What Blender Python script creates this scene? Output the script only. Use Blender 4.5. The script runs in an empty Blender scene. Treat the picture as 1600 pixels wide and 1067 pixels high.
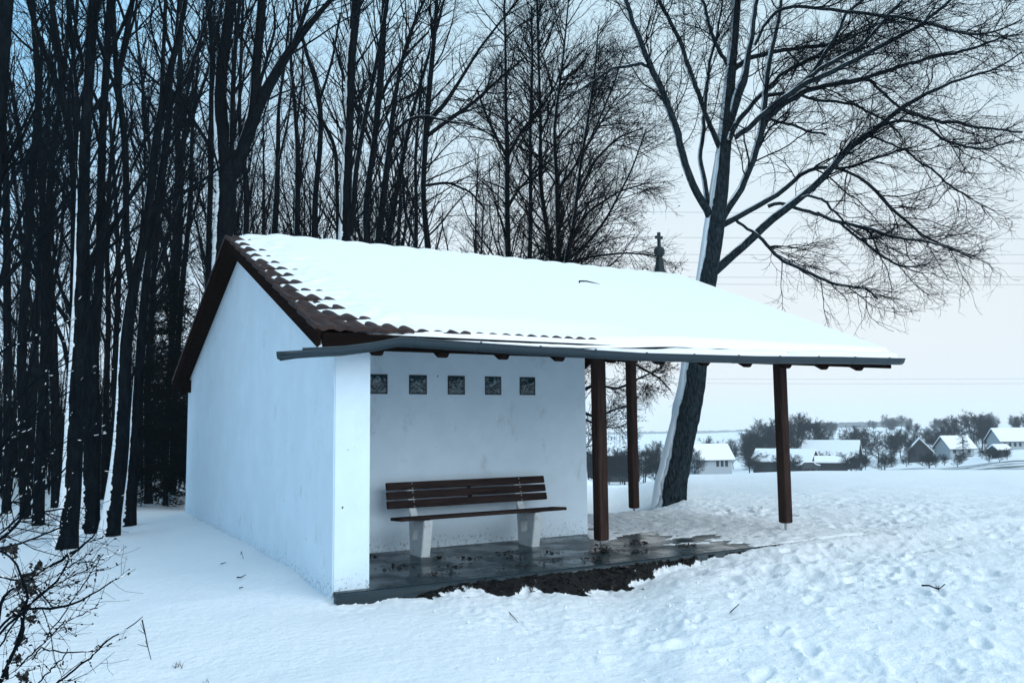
import bpy, bmesh, math, random
import numpy as np
from mathutils import Vector

# ------------------------------------------------------------------ camera, sky, sun, exposure
S = bpy.context.scene
COL = S.collection
CAM = np.array([-2.486, -7.6307, 1.5])
FOC = 1335.42                     # focal length in pixels of the 1600 px wide photograph
YAW, PIT, ROL = 0.5202, 0.0942, -0.0102
FW = np.array([math.sin(YAW)*math.cos(PIT), math.cos(YAW)*math.cos(PIT), math.sin(PIT)])
_rt = np.array([math.cos(YAW), -math.sin(YAW), 0.0]); _up = np.cross(_rt, FW)
RT = _rt*math.cos(ROL) + _up*math.sin(ROL)
UP = -_rt*math.sin(ROL) + _up*math.cos(ROL)
cd = bpy.data.cameras.new('camera'); cam = bpy.data.objects.new('camera', cd); COL.objects.link(cam)
cd.sensor_width = 36.0; cd.lens = FOC/1600*36.0; cd.clip_end = 20000; cd.clip_start = 0.05
from mathutils import Matrix
cam.matrix_world = Matrix(((RT[0], UP[0], -FW[0], CAM[0]), (RT[1], UP[1], -FW[1], CAM[1]), (RT[2], UP[2], -FW[2], CAM[2]), (0, 0, 0, 1)))
S.camera = cam
S.view_settings.view_transform = 'Standard'; S.view_settings.look = 'None'
S.view_settings.gamma = 1.0; S.view_settings.use_curve_mapping = False
S.view_settings.exposure = 0.10
try:
    S.cycles.max_bounces = 6; S.cycles.diffuse_bounces = 4; S.cycles.glossy_bounces = 3
    S.cycles.volume_bounces = 2; S.cycles.use_denoising = True
except Exception: pass

SUN_EL, SUN_AZ = math.radians(36), math.radians(159)     # azimuth clockwise from +Y
SUND = Vector((math.sin(SUN_AZ)*math.cos(SUN_EL), math.cos(SUN_AZ)*math.cos(SUN_EL), math.sin(SUN_EL)))
sl = bpy.data.lights.new('sun', 'SUN'); sl.energy = 1.9; sl.angle = math.radians(60); sl.color = (0.84, 0.90, 0.93)
so = bpy.data.objects.new('sun', sl); COL.objects.link(so); so.rotation_euler = SUND.to_track_quat('Z', 'Y').to_euler()

W = bpy.data.worlds.new("World"); S.world = W; W.use_nodes = True
nt = W.node_tree; nt.nodes.clear()
def N(t, typ, **kw):
    n = t.nodes.new(typ)
    for k, v in kw.items(): setattr(n, k, v)
    return n
def wmath(t, op, a, b=None, c=None, clamp=False):
    n = N(t, 'ShaderNodeMath', operation=op, use_clamp=clamp)
    for i, v in enumerate((a, b, c)):
        if v is None: continue
        if isinstance(v, (int, float)): n.inputs[i].default_value = v
        else: t.links.new(v, n.inputs[i])
    return n.outputs[0]
def mixc(t, f, a, b):
    n = N(t, 'ShaderNodeMix', data_type='RGBA')
    for i, v in ((0, f), (6, a), (7, b)):
        if isinstance(v, (int, float)): n.inputs[i].default_value = v
        elif isinstance(v, tuple): n.inputs[i].default_value = (*v, 1)
        else: t.links.new(v, n.inputs[i])
    return n.outputs[2]
def smooth(t, v, lo, hi, a=0.0, b=1.0):
    n = N(t, 'ShaderNodeMapRange', interpolation_type='SMOOTHSTEP')
    t.links.new(v, n.inputs[0])
    for i, x in enumerate((lo, hi, a, b)): n.inputs[i+1].default_value = x
    return n.outputs[0]
sky = N(nt, 'ShaderNodeTexSky', sky_type='NISHITA', sun_disc=False, sun_elevation=SUN_EL, sun_rotation=SUN_AZ, air_density=1.0, dust_density=2.0, ozone_density=3.0)
skm = N(nt, 'ShaderNodeVectorMath', operation='SCALE'); nt.links.new(sky.outputs[0], skm.inputs[0]); skm.inputs[3].default_value = 0.08
tc = N(nt, 'ShaderNodeTexCoord'); sx = N(nt, 'ShaderNodeSeparateXYZ'); nt.links.new(tc.outputs['Generated'], sx.inputs[0])
tx = smooth(nt, sx.outputs[0], -0.35, 0.62)
ty = smooth(nt, sx.outputs[1], 0.9, -0.3)
side = wmath(nt, 'MAXIMUM', tx, wmath(nt, 'MULTIPLY', ty, 0.75))
base = mixc(nt, side, (0.12, 0.52, 0.92), (0.62, 0.83, 0.95))
hor = smooth(nt, sx.outputs[2], 0.50, 0.03)
base2 = mixc(nt, wmath(nt, 'MULTIPLY', hor, wmath(nt, 'ADD', wmath(nt, 'MULTIPLY', side, 0.75), 0.25)), base, (0.89, 0.93, 0.95))
cn = N(nt, 'ShaderNodeTexNoise'); cn.inputs['Scale'].default_value = 1.6; cn.inputs['Detail'].default_value = 4
nt.links.new(tc.outputs['Generated'], cn.inputs['Vector'])
cl = smooth(nt, cn.outputs[0], 0.3, 0.75, 0.94, 1.05)
csc = N(nt, 'ShaderNodeVectorMath', operation='SCALE'); nt.links.new(base2, csc.inputs[0]); nt.links.new(cl, csc.inputs[3])
fin = mixc(nt, 0.08, csc.outputs[0], skm.outputs[0])
bg = N(nt, 'ShaderNodeBackground'); nt.links.new(fin, bg.inputs[0]); bg.inputs[1].default_value = 1.0
wo = N(nt, 'ShaderNodeOutputWorld'); nt.links.new(bg.outputs[0], wo.inputs[0])

# ------------------------------------------------------------------ helpers
rng = np.random.default_rng(11)
random.seed(5)
def at(u, v, depth):
    """a point seen at photo pixel (u, v), 'depth' metres ahead"""
    return CAM + (FW*FOC + RT*(u-800) + UP*(533.5-v))*(depth/FOC)
def ground_at(u, v, z=0.0):
    r = FW*FOC + RT*(u-800) + UP*(533.5-v)
    return CAM + r*((z-CAM[2])/r[2])
def lin(c): return tuple((x/255/12.92 if x/255 <= .04045 else ((x/255+.055)/1.055)**2.4) for x in c)

def mat(name, color, rough=0.8, spec=0.3):
    m = bpy.data.materials.new(name); m.use_nodes = True
    b = m.node_tree.nodes['Principled BSDF']
    b.inputs['Base Color'].default_value = (*color, 1); b.inputs['Roughness'].default_value = rough
    b.inputs['Specular IOR Level'].default_value = spec if spec > 0.1 else 0.0
    return m, m.node_tree, b
def noise(t, scale, detail=4, rough=0.55, stretch=None, coord='Object'):
    tc = N(t, 'ShaderNodeTexCoord'); n = N(t, 'ShaderNodeTexNoise')
    n.inputs['Scale'].default_value = scale; n.inputs['Detail'].default_value = detail; n.inputs['Roughness'].default_value = rough
    if stretch:
        mp = N(t, 'ShaderNodeMapping'); mp.inputs['Scale'].default_value = stretch
        t.links.new(tc.outputs[coord], mp.inputs[0]); t.links.new(mp.outputs[0], n.inputs['Vector'])
    else: t.links.new(tc.outputs[coord], n.inputs['Vector'])
    return n.outputs[0]
def bump(t, b, h, strength=0.5, dist=0.01, prev=None):
    n = N(t, 'ShaderNodeBump'); n.inputs['Strength'].default_value = strength; n.inputs['Distance'].default_value = dist
    t.links.new(h, n.inputs['Height'])
    if prev is not None: t.links.new(prev, n.inputs['Normal'])
    t.links.new(n.outputs[0], b.inputs['Normal']); return n.outputs[0]

SNOWC = (0.88, 0.90, 0.93)
# snow (roof, caps)
M_SNOW, t, b = mat('snow', SNOWC, 0.65, 0.2)
bump(t, b, noise(t, 9, 6, 0.6), 0.35, 0.02, bump(t, b, noise(t, 160, 2), 0.25, 0.002))
# ground: snow with bare soil by attribute
M_GROUND, t, b = mat('snowy_ground', SNOWC, 0.7, 0.2)
a = N(t, 'ShaderNodeAttribute', attribute_name='soil'); a2 = N(t, 'ShaderNodeAttribute', attribute_name='stubble')
nz = noise(t, 60, 6, 0.7)
sm = smooth(t, wmath(t, 'ADD', a.outputs['Fac'], wmath(t, 'MULTIPLY', wmath(t, 'SUBTRACT', nz, 0.5), 0.5)), 0.44, 0.56)
sc = mixc(t, noise(t, 90, 3), (0.002, 0.003, 0.004), (0.012, 0.011, 0.011))
col1 = mixc(t, sm, SNOWC, sc)
nz2 = noise(t, 0.11, 9, 0.78)
st = smooth(t, wmath(t, 'ADD', wmath(t, 'MULTIPLY', a2.outputs['Fac'], 0.6), wmath(t, 'MULTIPLY', wmath(t, 'SUBTRACT', nz2, 0.5), 1.3)), 0.45, 0.75)
col2 = mixc(t, st, col1, (0.06, 0.075, 0.085))
t.links.new(col2, b.inputs['Base Color'])
cl2 = noise(t, 14, 6, 0.65)
bump(t, b, cl2, 0.75, 0.04, bump(t, b, noise(t, 70, 5, 0.7), 0.45, 0.008))

# plaster
def plaster(name, c, dirty):
    m, t, b = mat(name, c, 0.85, 0.15)
    n1 = noise(t, 2.2, 6, 0.7)
    cc = mixc(t, smooth(t, n1, 0.35, 0.7, 0, 1), tuple(x*0.93 for x in c), c)
    # dirt splashes near the ground and small specks
    tcn = N(t, 'ShaderNodeTexCoord'); sp = N(t, 'ShaderNodeSeparateXYZ'); t.links.new(tcn.outputs['Object'], sp.inputs[0])
    low = smooth(t, sp.outputs[2], 0.45, -0.05)
    spl = smooth(t, wmath(t, 'ADD', noise(t, 26, 8, 0.8), wmath(t, 'MULTIPLY', low, 0.16)), 0.66, 0.78)
    cc = mixc(t, wmath(t, 'MULTIPLY', spl, 0.75), cc, (0.10, 0.12, 0.12))
    st = smooth(t, noise(t, 3.1, 8, 0.72, (1, 1, 0.55)), 0.57, 0.72)
    cc = mixc(t, wmath(t, 'MULTIPLY', st, dirty), cc, (0.36, 0.42, 0.44))
    speck = smooth(t, noise(t, 17, 1, 0.3), 0.80, 0.83)
    cc = mixc(t, speck, cc, (0.1, 0.1, 0.1))
    t.links.new(cc, b.inputs['Base Color'])
    bump(t, b, noise(t, 220, 3), 0.35, 0.003, bump(t, b, noise(t, 5, 4), 0.25, 0.02))
    return m
M_PLASTER = plaster('plaster', (0.70, 0.82, 0.92), 0.38)
# wood
def wood(name, c1, c2, axis, rough=0.6):
    m, t, b = mat(name, c1, rough, 0.1)
    st = {'x': (1.2, 22, 22), 'z': (22, 22, 1.2), 'y': (22, 1.2, 22)}[axis]
    n1 = noise(t, 2.0, 7, 0.65, st)
    t.links.new(mixc(t, smooth(t, n1, 0.3, 0.7), c1, c2), b.inputs['Base Color'])
    bump(t, b, n1, 0.5, 0.004)
    return m
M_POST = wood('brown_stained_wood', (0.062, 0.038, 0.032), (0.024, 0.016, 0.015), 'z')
M_BEAM = wood('shade_darkened_beam', (0.012, 0.008, 0.007), (0.007, 0.005, 0.005), 'x')  # brown stain, darkened in colour for the shade under the eave tiles
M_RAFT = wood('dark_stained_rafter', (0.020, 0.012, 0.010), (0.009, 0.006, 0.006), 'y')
M_BENCHW = wood('bench_wood', (0.046, 0.031, 0.029), (0.017, 0.012, 0.013), 'x')
# concrete
M_CONC, t, b = mat('pale_concrete', (0.62, 0.66, 0.68), 0.8, 0.2)
t.links.new(mixc(t, smooth(t, noise(t, 14, 8, 0.75), 0.5, 0.75), (0.64, 0.68, 0.70), (0.34, 0.38, 0.40)), b.inputs['Base Color'])
bump(t, b, noise(t, 90, 4), 0.4, 0.003)
# wet paving slabs
M_PAVE, t, b = mat('wet_paving', (0.05, 0.06, 0.065), 0.25, 0.16)
br = N(t, 'ShaderNodeTexBrick', offset=0.0); tcn = N(t, 'ShaderNodeTexCoord'); t.links.new(tcn.outputs['Object'], br.inputs[0])
br.inputs['Scale'].default_value = 1.0; br.inputs['Brick Width'].default_value = 0.5; br.inputs['Row Height'].default_value = 0.5
br.inputs['Mortar Size'].default_value = 0.012; br.inputs['Mortar Smooth'].default_value = 0.3
br.inputs['Color1'].default_value = (0.008, 0.022, 0.030, 1); br.inputs['Color2'].default_value = (0.013, 0.029, 0.037, 1); br.inputs['Mortar'].default_value = (0.003, 0.006, 0.008, 1)
wet = noise(t, 1.6, 6, 0.65)
t.links.new(mixc(t, wmath(t, 'MULTIPLY', smooth(t, noise(t, 7, 7, 0.7), 0.5, 0.72), 0.5), br.outputs[0], (0.006, 0.012, 0.016)), b.inputs['Base Color'])
t.links.new(smooth(t, wet, 0.38, 0.62, 0.14, 0.42), b.inputs['Roughness'])
inv = wmath(t, 'SUBTRACT', 1.0, br.outputs['Fac'])
bump(t, b, noise(t, 60, 3), 0.12, 0.002, bump(t, b, inv, 0.6, 0.006))
M_CURB, t, b = mat('wet_concrete_edge', (0.16, 0.19, 0.20), 0.5, 0.4)
t.links.new(mixc(t, noise(t, 12, 6, 0.7), (0.010, 0.020, 0.027), (0.040, 0.060, 0.072)), b.inputs['Base Color']); bump(t, b, noise(t, 50, 4), 0.4, 0.004)
# tiles
M_TILE, t, b = mat('clay_tile', (0.16, 0.06, 0.04), 0.7, 0.3)
t.links.new(mixc(t, smooth(t, noise(t, 6, 7, 0.75), 0.35, 0.65), (0.055, 0.026, 0.022), (0.018, 0.011, 0.011)), b.inputs['Base Color']); bump(t, b, noise(t, 70, 4), 0.3, 0.003)
# metals
M_ZINC, t, b = mat('weathered_zinc', (0.06, 0.085, 0.10), 0.5, 0.3); b.inputs['Metallic'].default_value = 0.15
t.links.new(mixc(t, noise(t, 8, 7, 0.75, (0.4, 3, 3)), (0.014, 0.026, 0.036), (0.04, 0.062, 0.078)), b.inputs['Base Color']); bump(t, b, noise(t, 40, 3), 0.15, 0.002)
M_STEEL, t, b = mat('galvanised_steel', (0.35, 0.38, 0.4), 0.4, 0.5); b.inputs['Metallic'].default_value = 0.8
M_SCREW, t, b = mat('bright_screw', (0.8, 0.83, 0.85), 0.35, 0.6)
# glass block
M_GLASS, t, b = mat('wavy_glass_block', (0.02, 0.05, 0.06), 0.08, 0.6)
gn = noise(t, 9, 3, 0.5); w = N(t, 'ShaderNodeTexNoise'); w.inputs['Scale'].default_value = 6.5; w.inputs['Distortion'].default_value = 2.2; w.inputs['Detail'].default_value = 2
tcn = N(t, 'ShaderNodeTexCoord'); t.links.new(tcn.outputs['Object'], w.inputs['Vector'])
t.links.new(mixc(t, smooth(t, w.outputs[0], 0.5, 0.66), (0.016, 0.04, 0.05), (0.12, 0.19, 0.22)), b.inputs['Base Color'])
bump(t, b, w.outputs[0], 0.7, 0.03)
M_JOINT, t, b = mat('dark_joint', (0.02, 0.03, 0.035), 0.6)
# bark, with blown snow on the windward side
def bark(name, c1, c2, snow=True, thr=(0.86, 0.93), top=(0.72, 0.85), sc=1.0):
    m, t, b = mat(name, c1, 0.9, 0.1)
    n1 = noise(t, 9*sc, 7, 0.7, (2.2, 2.2, 0.5)); cc = mixc(t, smooth(t, n1, 0.35, 0.7), c1, c2)
    if snow:
        g = N(t, 'ShaderNodeNewGeometry')
        d = N(t, 'ShaderNodeVectorMath', operation='DOT_PRODUCT'); t.links.new(g.outputs['True Normal' if False else 'Normal'], d.inputs[0]); d.inputs[1].default_value = (-0.95, 0.28, 0.10)
        sp = N(t, 'ShaderNodeSeparateXYZ'); t.links.new(g.outputs['Normal'], sp.inputs[0])
        nn = wmath(t, 'MULTIPLY', wmath(t, 'SUBTRACT', noise(t, 3.0, 6, 0.75), 0.5), 0.5)
        f1 = smooth(t, wmath(t, 'ADD', d.outputs['Value'], nn), *thr); f2 = smooth(t, wmath(t, 'ADD', sp.outputs[2], nn), *top)
        cc = mixc(t, wmath(t, 'MAXIMUM', f1, f2), cc, (0.80, 0.87, 0.92))
    t.links.new(cc, b.inputs['Base Color']); bump(t, b, n1, 0.8, 0.03)
    return m
M_BARK = bark('dark_bark', (0.003, 0.005, 0.007), (0.010, 0.014, 0.018))
M_BARKF = bark('far_bark', (0.004, 0.007, 0.010), (0.010, 0.015, 0.020), False)
M_BARKB = bark('rough_grey_bark', (0.004, 0.007, 0.010), (0.036, 0.052, 0.062), True, (0.80, 0.92), (0.60, 0.78), 1.6)
M_TWIG, t, b = mat('twig', (0.005, 0.008, 0.011), 0.9, 0.1)
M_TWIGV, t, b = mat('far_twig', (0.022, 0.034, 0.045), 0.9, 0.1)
M_LEAF, t, b = mat('dry_brown_leaf', (0.07, 0.042, 0.035), 0.8, 0.1)
M_DLEAF, t, b = mat('wet_dark_leaf', (0.012, 0.010, 0.009), 0.5, 0.3)
M_NEEDLE, t, b = mat('dark_needles', (0.005, 0.010, 0.012), 0.8, 0.1)
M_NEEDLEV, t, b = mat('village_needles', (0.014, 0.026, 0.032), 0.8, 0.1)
M_STONE, t, b = mat('dark_stone', (0.045, 0.06, 0.065), 0.8, 0.2)
t.links.new(mixc(t, noise(t, 20, 5), (0.010, 0.016, 0.019), (0.028, 0.038, 0.043)), b.inputs['Base Color'])
M_WIRE, t, b = mat('wire', (0.10, 0.12, 0.13), 0.5)
M_HWALL, t, b = mat('house_plaster', (0.36, 0.40, 0.43), 0.9)
M_HWOOD, t, b = mat('weathered_barn_boards', (0.045, 0.055, 0.06), 0.9)
t.links.new(mixc(t, noise(t, 3, 4, 0.6, (8, 8, 0.5)), (0.014, 0.022, 0.028), (0.045, 0.055, 0.062)), b.inputs['Base Color'])
M_HWIN, t, b = mat('house_window', (0.02, 0.03, 0.035), 0.2)
M_CAR, t, b = mat('car_paint', (0.05, 0.06, 0.07), 0.3)
M_HAY, t, b = mat('dead_grass', (0.05, 0.045, 0.035), 0.9)

def tag(o, label=None, cat=None, group=None, kind=None):
    if label: o['label'] = label
    if cat: o['category'] = cat
    if group: o['group'] = group
    if kind: o['kind'] = kind
    return o
def empty(name, loc, label=None, cat=None, group=None):
    o = bpy.data.objects.new(name, None); COL.objects.link(o); o.location = Vector(loc); o.empty_display_size = 0.2
    return tag(o, label, cat, group)
def link(name, me, m, parent=None, world=True):
    """link a mesh whose vertices are in world coordinates; when parented keep them there"""
    o = bpy.data.objects.new(name, me); COL.objects.link(o)
    if m is not None: me.materials.append(m)
    if parent is not None:
        o.parent = parent
        if world:
            p = parent; off = Vector((0, 0, 0))
            while p is not None: off += p.location; p = p.parent
            me.transform(Matrix.Translation(-off))
    return o
def npmesh(name, V, Fq, smooth_=True, tris=None):
    V = np.asarray(V, np.float32).reshape(-1, 3)
    me = bpy.data.meshes.new(name)
    Fq = np.asarray(Fq, np.int32).reshape(-1, 4) if Fq is not None and len(Fq) else np.zeros((0, 4), np.int32)
    T = np.asarray(tris, np.int32).reshape(-1, 3) if tris is not None and len(tris) else np.zeros((0, 3), np.int32)
    me.vertices.add(len(V)); me.vertices.foreach_set('co', V.ravel())
    nl = Fq.size + T.size; me.loops.add(nl)
    me.loops.foreach_set('vertex_index', np.concatenate([Fq.ravel(), T.ravel()]))
    me.polygons.add(len(Fq)+len(T))
    st = np.concatenate([np.arange(len(Fq))*4, Fq.size+np.arange(len(T))*3]).astype(np.int32)
    me.polygons.foreach_set('loop_start', st)
    me.polygons.foreach_set('use_smooth', np.full(len(st), smooth_))
    me.update(calc_edges=True); me.validate(); return me

class MB:
    """collects boxes, prisms and tubes for ONE mesh"""
    def __init__(s): s.v = []; s.f = []
    def add(s, V, F):
        n = len(s.v); s.v += [tuple(map(float, p)) for p in V]; s.f += [tuple(i+n for i in f) for f in F]
    def box(s, x0, x1, y0, y1, z0, z1):
        s.add([(x0,y0,z0),(x1,y0,z0),(x1,y1,z0),(x0,y1,z0),(x0,y0,z1),(x1,y0,z1),(x1,y1,z1),(x0,y1,z1)],
              [(0,3,2,1),(4,5,6,7),(0,1,5,4),(1,2,6,5),(2,3,7,6),(3,0,4,7)])
    def prism_x(s, yz, x0, x1):
        n = len(yz)
        s.add([(x0, y, z) for y, z in yz]+[(x1, y, z) for y, z in yz],
              [tuple(range(n-1, -1, -1)), tuple(range(n, 2*n))]+[(i, (i+1) % n, n+(i+1) % n, n+i) for i in range(n)])
    def tube(s, pts, rad, n=10, cap=True):
        P = np.array(pts, float); K = len(P); rad = np.broadcast_to(rad, (K,))
        T = np.gradient(P, axis=0); T /= np.linalg.norm(T, axis=1)[:, None]+1e-12
        ref = np.array([0, 0, 1.]) if abs(T.mean(0)[2]) < 0.8 else np.array([1., 0, 0])
        A = np.cross(T, ref); A /= np.linalg.norm(A, axis=1)[:, None]; B = np.cross(A, T)
        V = []
        for k in range(K):
            for j in range(n):
                a = 2*math.pi*j/n; V.append(P[k]+rad[k]*(math.cos(a)*A[k]+math.sin(a)*B[k]))
        F = [(k*n+j, k*n+(j+1) % n, (k+1)*n+(j+1) % n, (k+1)*n+j) for k in range(K-1) for j in range(n)]
        if cap: F += [tuple(range(n-1, -1, -1)), tuple(range((K-1)*n, K*n))]
        s.add(V, F)
    def build(s, name, m, parent=None, bevel=0.0, sm=False, world=True):
        me = bpy.data.meshes.new(name); me.from_pydata(s.v, [], s.f); me.validate()
        bm = bmesh.new(); bm.from_mesh(me); bmesh.ops.recalc_face_normals(bm, faces=bm.faces)
        if bevel > 0:
            bmesh.ops.bevel(bm, geom=[e for e in bm.edges if e.calc_face_angle(0) > 0.5], offset=bevel, segments=2, affect='EDGES', clamp_overlap=True)
        bm.to_mesh(me); bm.free()
        if sm:
            for p in me.polygons: p.use_smooth = True
        return link(name, me, m, parent, world)

# --- noise fields in numpy
_perm = np.random.default_rng(3).permutation(4096)
def _h(ix, iy, k=0): return _perm[(ix*73+iy*1543+k*911+_perm[(iy*29+ix*7+k*57) % 4096]) % 4096]/4096.0
def vnoise(x, y, k=0):
    ix = np.floor(x).astype(np.int64); iy = np.floor(y).astype(np.int64); fx = x-ix; fy = y-iy
    u = fx*fx*fx*(fx*(fx*6-15)+10); v = fy*fy*fy*(fy*(fy*6-15)+10)
    a = _h(ix, iy, k); b_ = _h(ix+1, iy, k); c = _h(ix, iy+1, k); d = _h(ix+1, iy+1, k)
    return (a*(1-u)+b_*u)*(1-v)+(c*(1-u)+d*u)*v-0.5
def fbm(x, y, oct=4, k=0, gain=0.5):
    s = 0; a = 1.0; n = 0
    for i in range(oct):
        s = s+a*vnoise(x*2**i+i*17.3, y*2**i-i*9.1, k+i); n += a; a *= gain
    return s/n
def cells(x, y, k=0):
    """distance to nearest random point (elongated per cell)"""
    ix = np.floor(x).astype(np.int64); iy = np.floor(y).astype(np.int64); best = np.full(x.shape, 9.0)
    for dx in (-1, 0, 1):
        for dy in (-1, 0, 1):
            cx = ix+dx; cy = iy+dy
            px = cx+_h(cx, cy, k); py = cy+_h(cx, cy, k+5); an = _h(cx, cy, k+9)*math.pi; rr = 0.55+_h(cx, cy, k+13)
            ex = (x-px)*np.cos(an)+(y-py)*np.sin(an); ey = -(x-px)*np.sin(an)+(y-py)*np.cos(an)
            d = np.sqrt((ex/1.7)**2+(ey*1.1)**2)/rr
            best = np.minimum(best, d)
    return best
def sstep(x, a, b_):
    t = np.clip((x-a)/(b_-a), 0, 1); return t*t*(3-2*t)

# ------------------------------------------------------------------ ground sheet
AZU = np.array([-800, 700, 860, 950, 1075, 1300, 1450, 1600, 1900, 2600], float)
RK = np.array([0, 27, 60, 110, 200, 300, 450, 700, 1200, 2500, 3300], float)
ZT = np.array([
 [0, 0, 0, -0.2, -1, -3, -6, -8, -12, -40, -90],
 [0, 0, 0, -0.3, -2, -4, -7, -9, -14, -40, -90],
 [0, -0.5, -2.0, -4.5, -9, -12, -14, -15, -20, -40.5, -90],
 [0, -0.75, -3.3, -6.6, -11.5, -14, -15, -16, -22, -41, -90],
 [0, -0.22, -2.9, -6.2, -11.5, -12.5, -13, -15.5, -21, -40.5, -90],
 [0, -0.06, -2.7, -5.9, -9.5, -9.6, -9, -7.5, -11, -30, -90],
 [0, -0.02, -2.3, -5.0, -8.2, -8.0, -7.5, -5.5, -10, -30, -90],
 [0, 0.0, -2.1, -4.35, -6.3, -6.2, -6, -4.2, -9, -30, -90],
 [0, 0.0, -1.9, -4.0, -6.0, -6.0, -6, -4, -9, -30, -90],
 [0, 0, -0.5, -1, -2, -3, -5, -6, -12, -40, -90]])
def terrain(x, y):
    dx = x-CAM[0]; dy = y-CAM[1]; r = np.hypot(dx, dy)
    az = np.arctan2(dx, dy); rel = (az-YAW+math.pi) % (2*math.pi)-math.pi
    u = 800+FOC*np.tan(np.clip(rel, -1.05, 1.05)); u = np.where(np.abs(rel) > 1.05, -800.0, u)
    u = np.clip(u, -800, 2600)
    iu = np.clip(np.searchsorted(AZU, u)-1, 0, len(AZU)-2); fu = (u-AZU[iu])/(AZU[iu+1]-AZU[iu]); fu = fu*fu*(3-2*fu)
    rs = np.clip(r, 0, 3299); ir = np.clip(np.searchsorted(RK, rs)-1, 0, len(RK)-2); fr = (rs-RK[ir])/(RK[ir+1]-RK[ir])
    # smooth interpolation in r (monotone-ish hermite with averaged slopes)
    def row(i):
        z0 = ZT[i, ir]; z1 = ZT[i, ir+1]
        sl = np.diff(ZT, axis=1)/np.diff(RK); m = np.zeros_like(ZT); m[:, 1:-1] = 0.5*(sl[:, 1:]+sl[:, :-1]); m[:, -1] = sl[:, -1]; m[:, 1] *= 0.4
        h = RK[ir+1]-RK[ir]; f = fr
        return (2*f**3-3*f**2+1)*z0+(f**3-2*f**2+f)*h*m[i, ir]+(-2*f**3+3*f**2)*z1+(f**3-f**2)*h*m[i, ir+1]
    z = row(iu)*(1-fu)+row(iu+1)*fu
    return z+fbm(x/60, y/60, 3, 4)*np.clip((r-60)/200, 0, 1)*2.5
def in_slab(x, y): return ((x > 0.0) & (x < 7.1) & (y > -0.14) & (y < 2.1)) | ((x > 4.0) & (x < 7.1) & (y > -0.14) & (y < 3.8))
def trail(pix, seed):
    r = np.random.default_rng(seed); P = np.array([ground_at(u, v)[:2] for u, v in pix]); d = np.concatenate([[0], np.cumsum(np.linalg.norm(np.diff(P, axis=0), axis=1))]); out = []
    k = 0; q = 0.1
    while q < d[-1]:
        x, y = np.interp(q, d, P[:, 0]), np.interp(q, d, P[:, 1]); x2, y2 = np.interp(q+0.1, d, P[:, 0]), np.interp(q+0.1, d, P[:, 1]); a_ = math.atan2(y2-y, x2-x)+r.normal()*0.12
        sd = 0.10*(1 if k % 2 else -1); out.append((x-math.sin(a_)*sd+r.normal()*0.03, y+math.cos(a_)*sd+r.normal()*0.03, a_, 0.018+0.034*r.random())); k += 1; q += 0.55+0.12*r.normal()
    return out
PRINTS = (trail([(1560, 1080), (1480, 960), (1380, 880), (1300, 850), (1180, 840)], 1)+trail([(1060, 960), (1100, 930), (1200, 880), (1320, 830), (1480, 790)], 2)
          +trail([(1620, 900), (1450, 850), (1300, 810), (1150, 790), (1080, 780)], 3)+trail([(1620, 1010), (1500, 930), (1420, 870), (1400, 820), (1420, 790)], 5)+trail([(1200, 1080), (1240, 990), (1290, 920), (1420, 860), (1600, 820)], 6))
def stamp(x, y, z):
    xf = x.ravel(); yf = y.ravel(); zf = z.ravel().copy()
    for (px, py, a_, dp) in PRINTS:
        i = np.nonzero((np.abs(xf-px) < 0.3) & (np.abs(yf-py) < 0.3))[0]
        if not len(i): continue
        dx = xf[i]-px; dy = yf[i]-py; u = dx*math.cos(a_)+dy*math.sin(a_); v = -dx*math.sin(a_)+dy*math.cos(a_)
        e = np.sqrt((u/0.155)**2+(v/(0.062+0.015*u/0.155))**2)+fbm(xf[i]*7, yf[i]*7, 3, 44)*1.0+fbm(xf[i]*24, yf[i]*24, 2, 45)*0.35
        zf[i] += -dp*(1-sstep(e, 0.45, 1.15))+0.012*np.exp(-((e-1.35)/0.25)**2)*(0.3+1.6*np.clip(fbm(xf[i]*12, yf[i]*12, 2, 46)+.2, 0, 1))
    return zf.reshape(z.shape)
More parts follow.
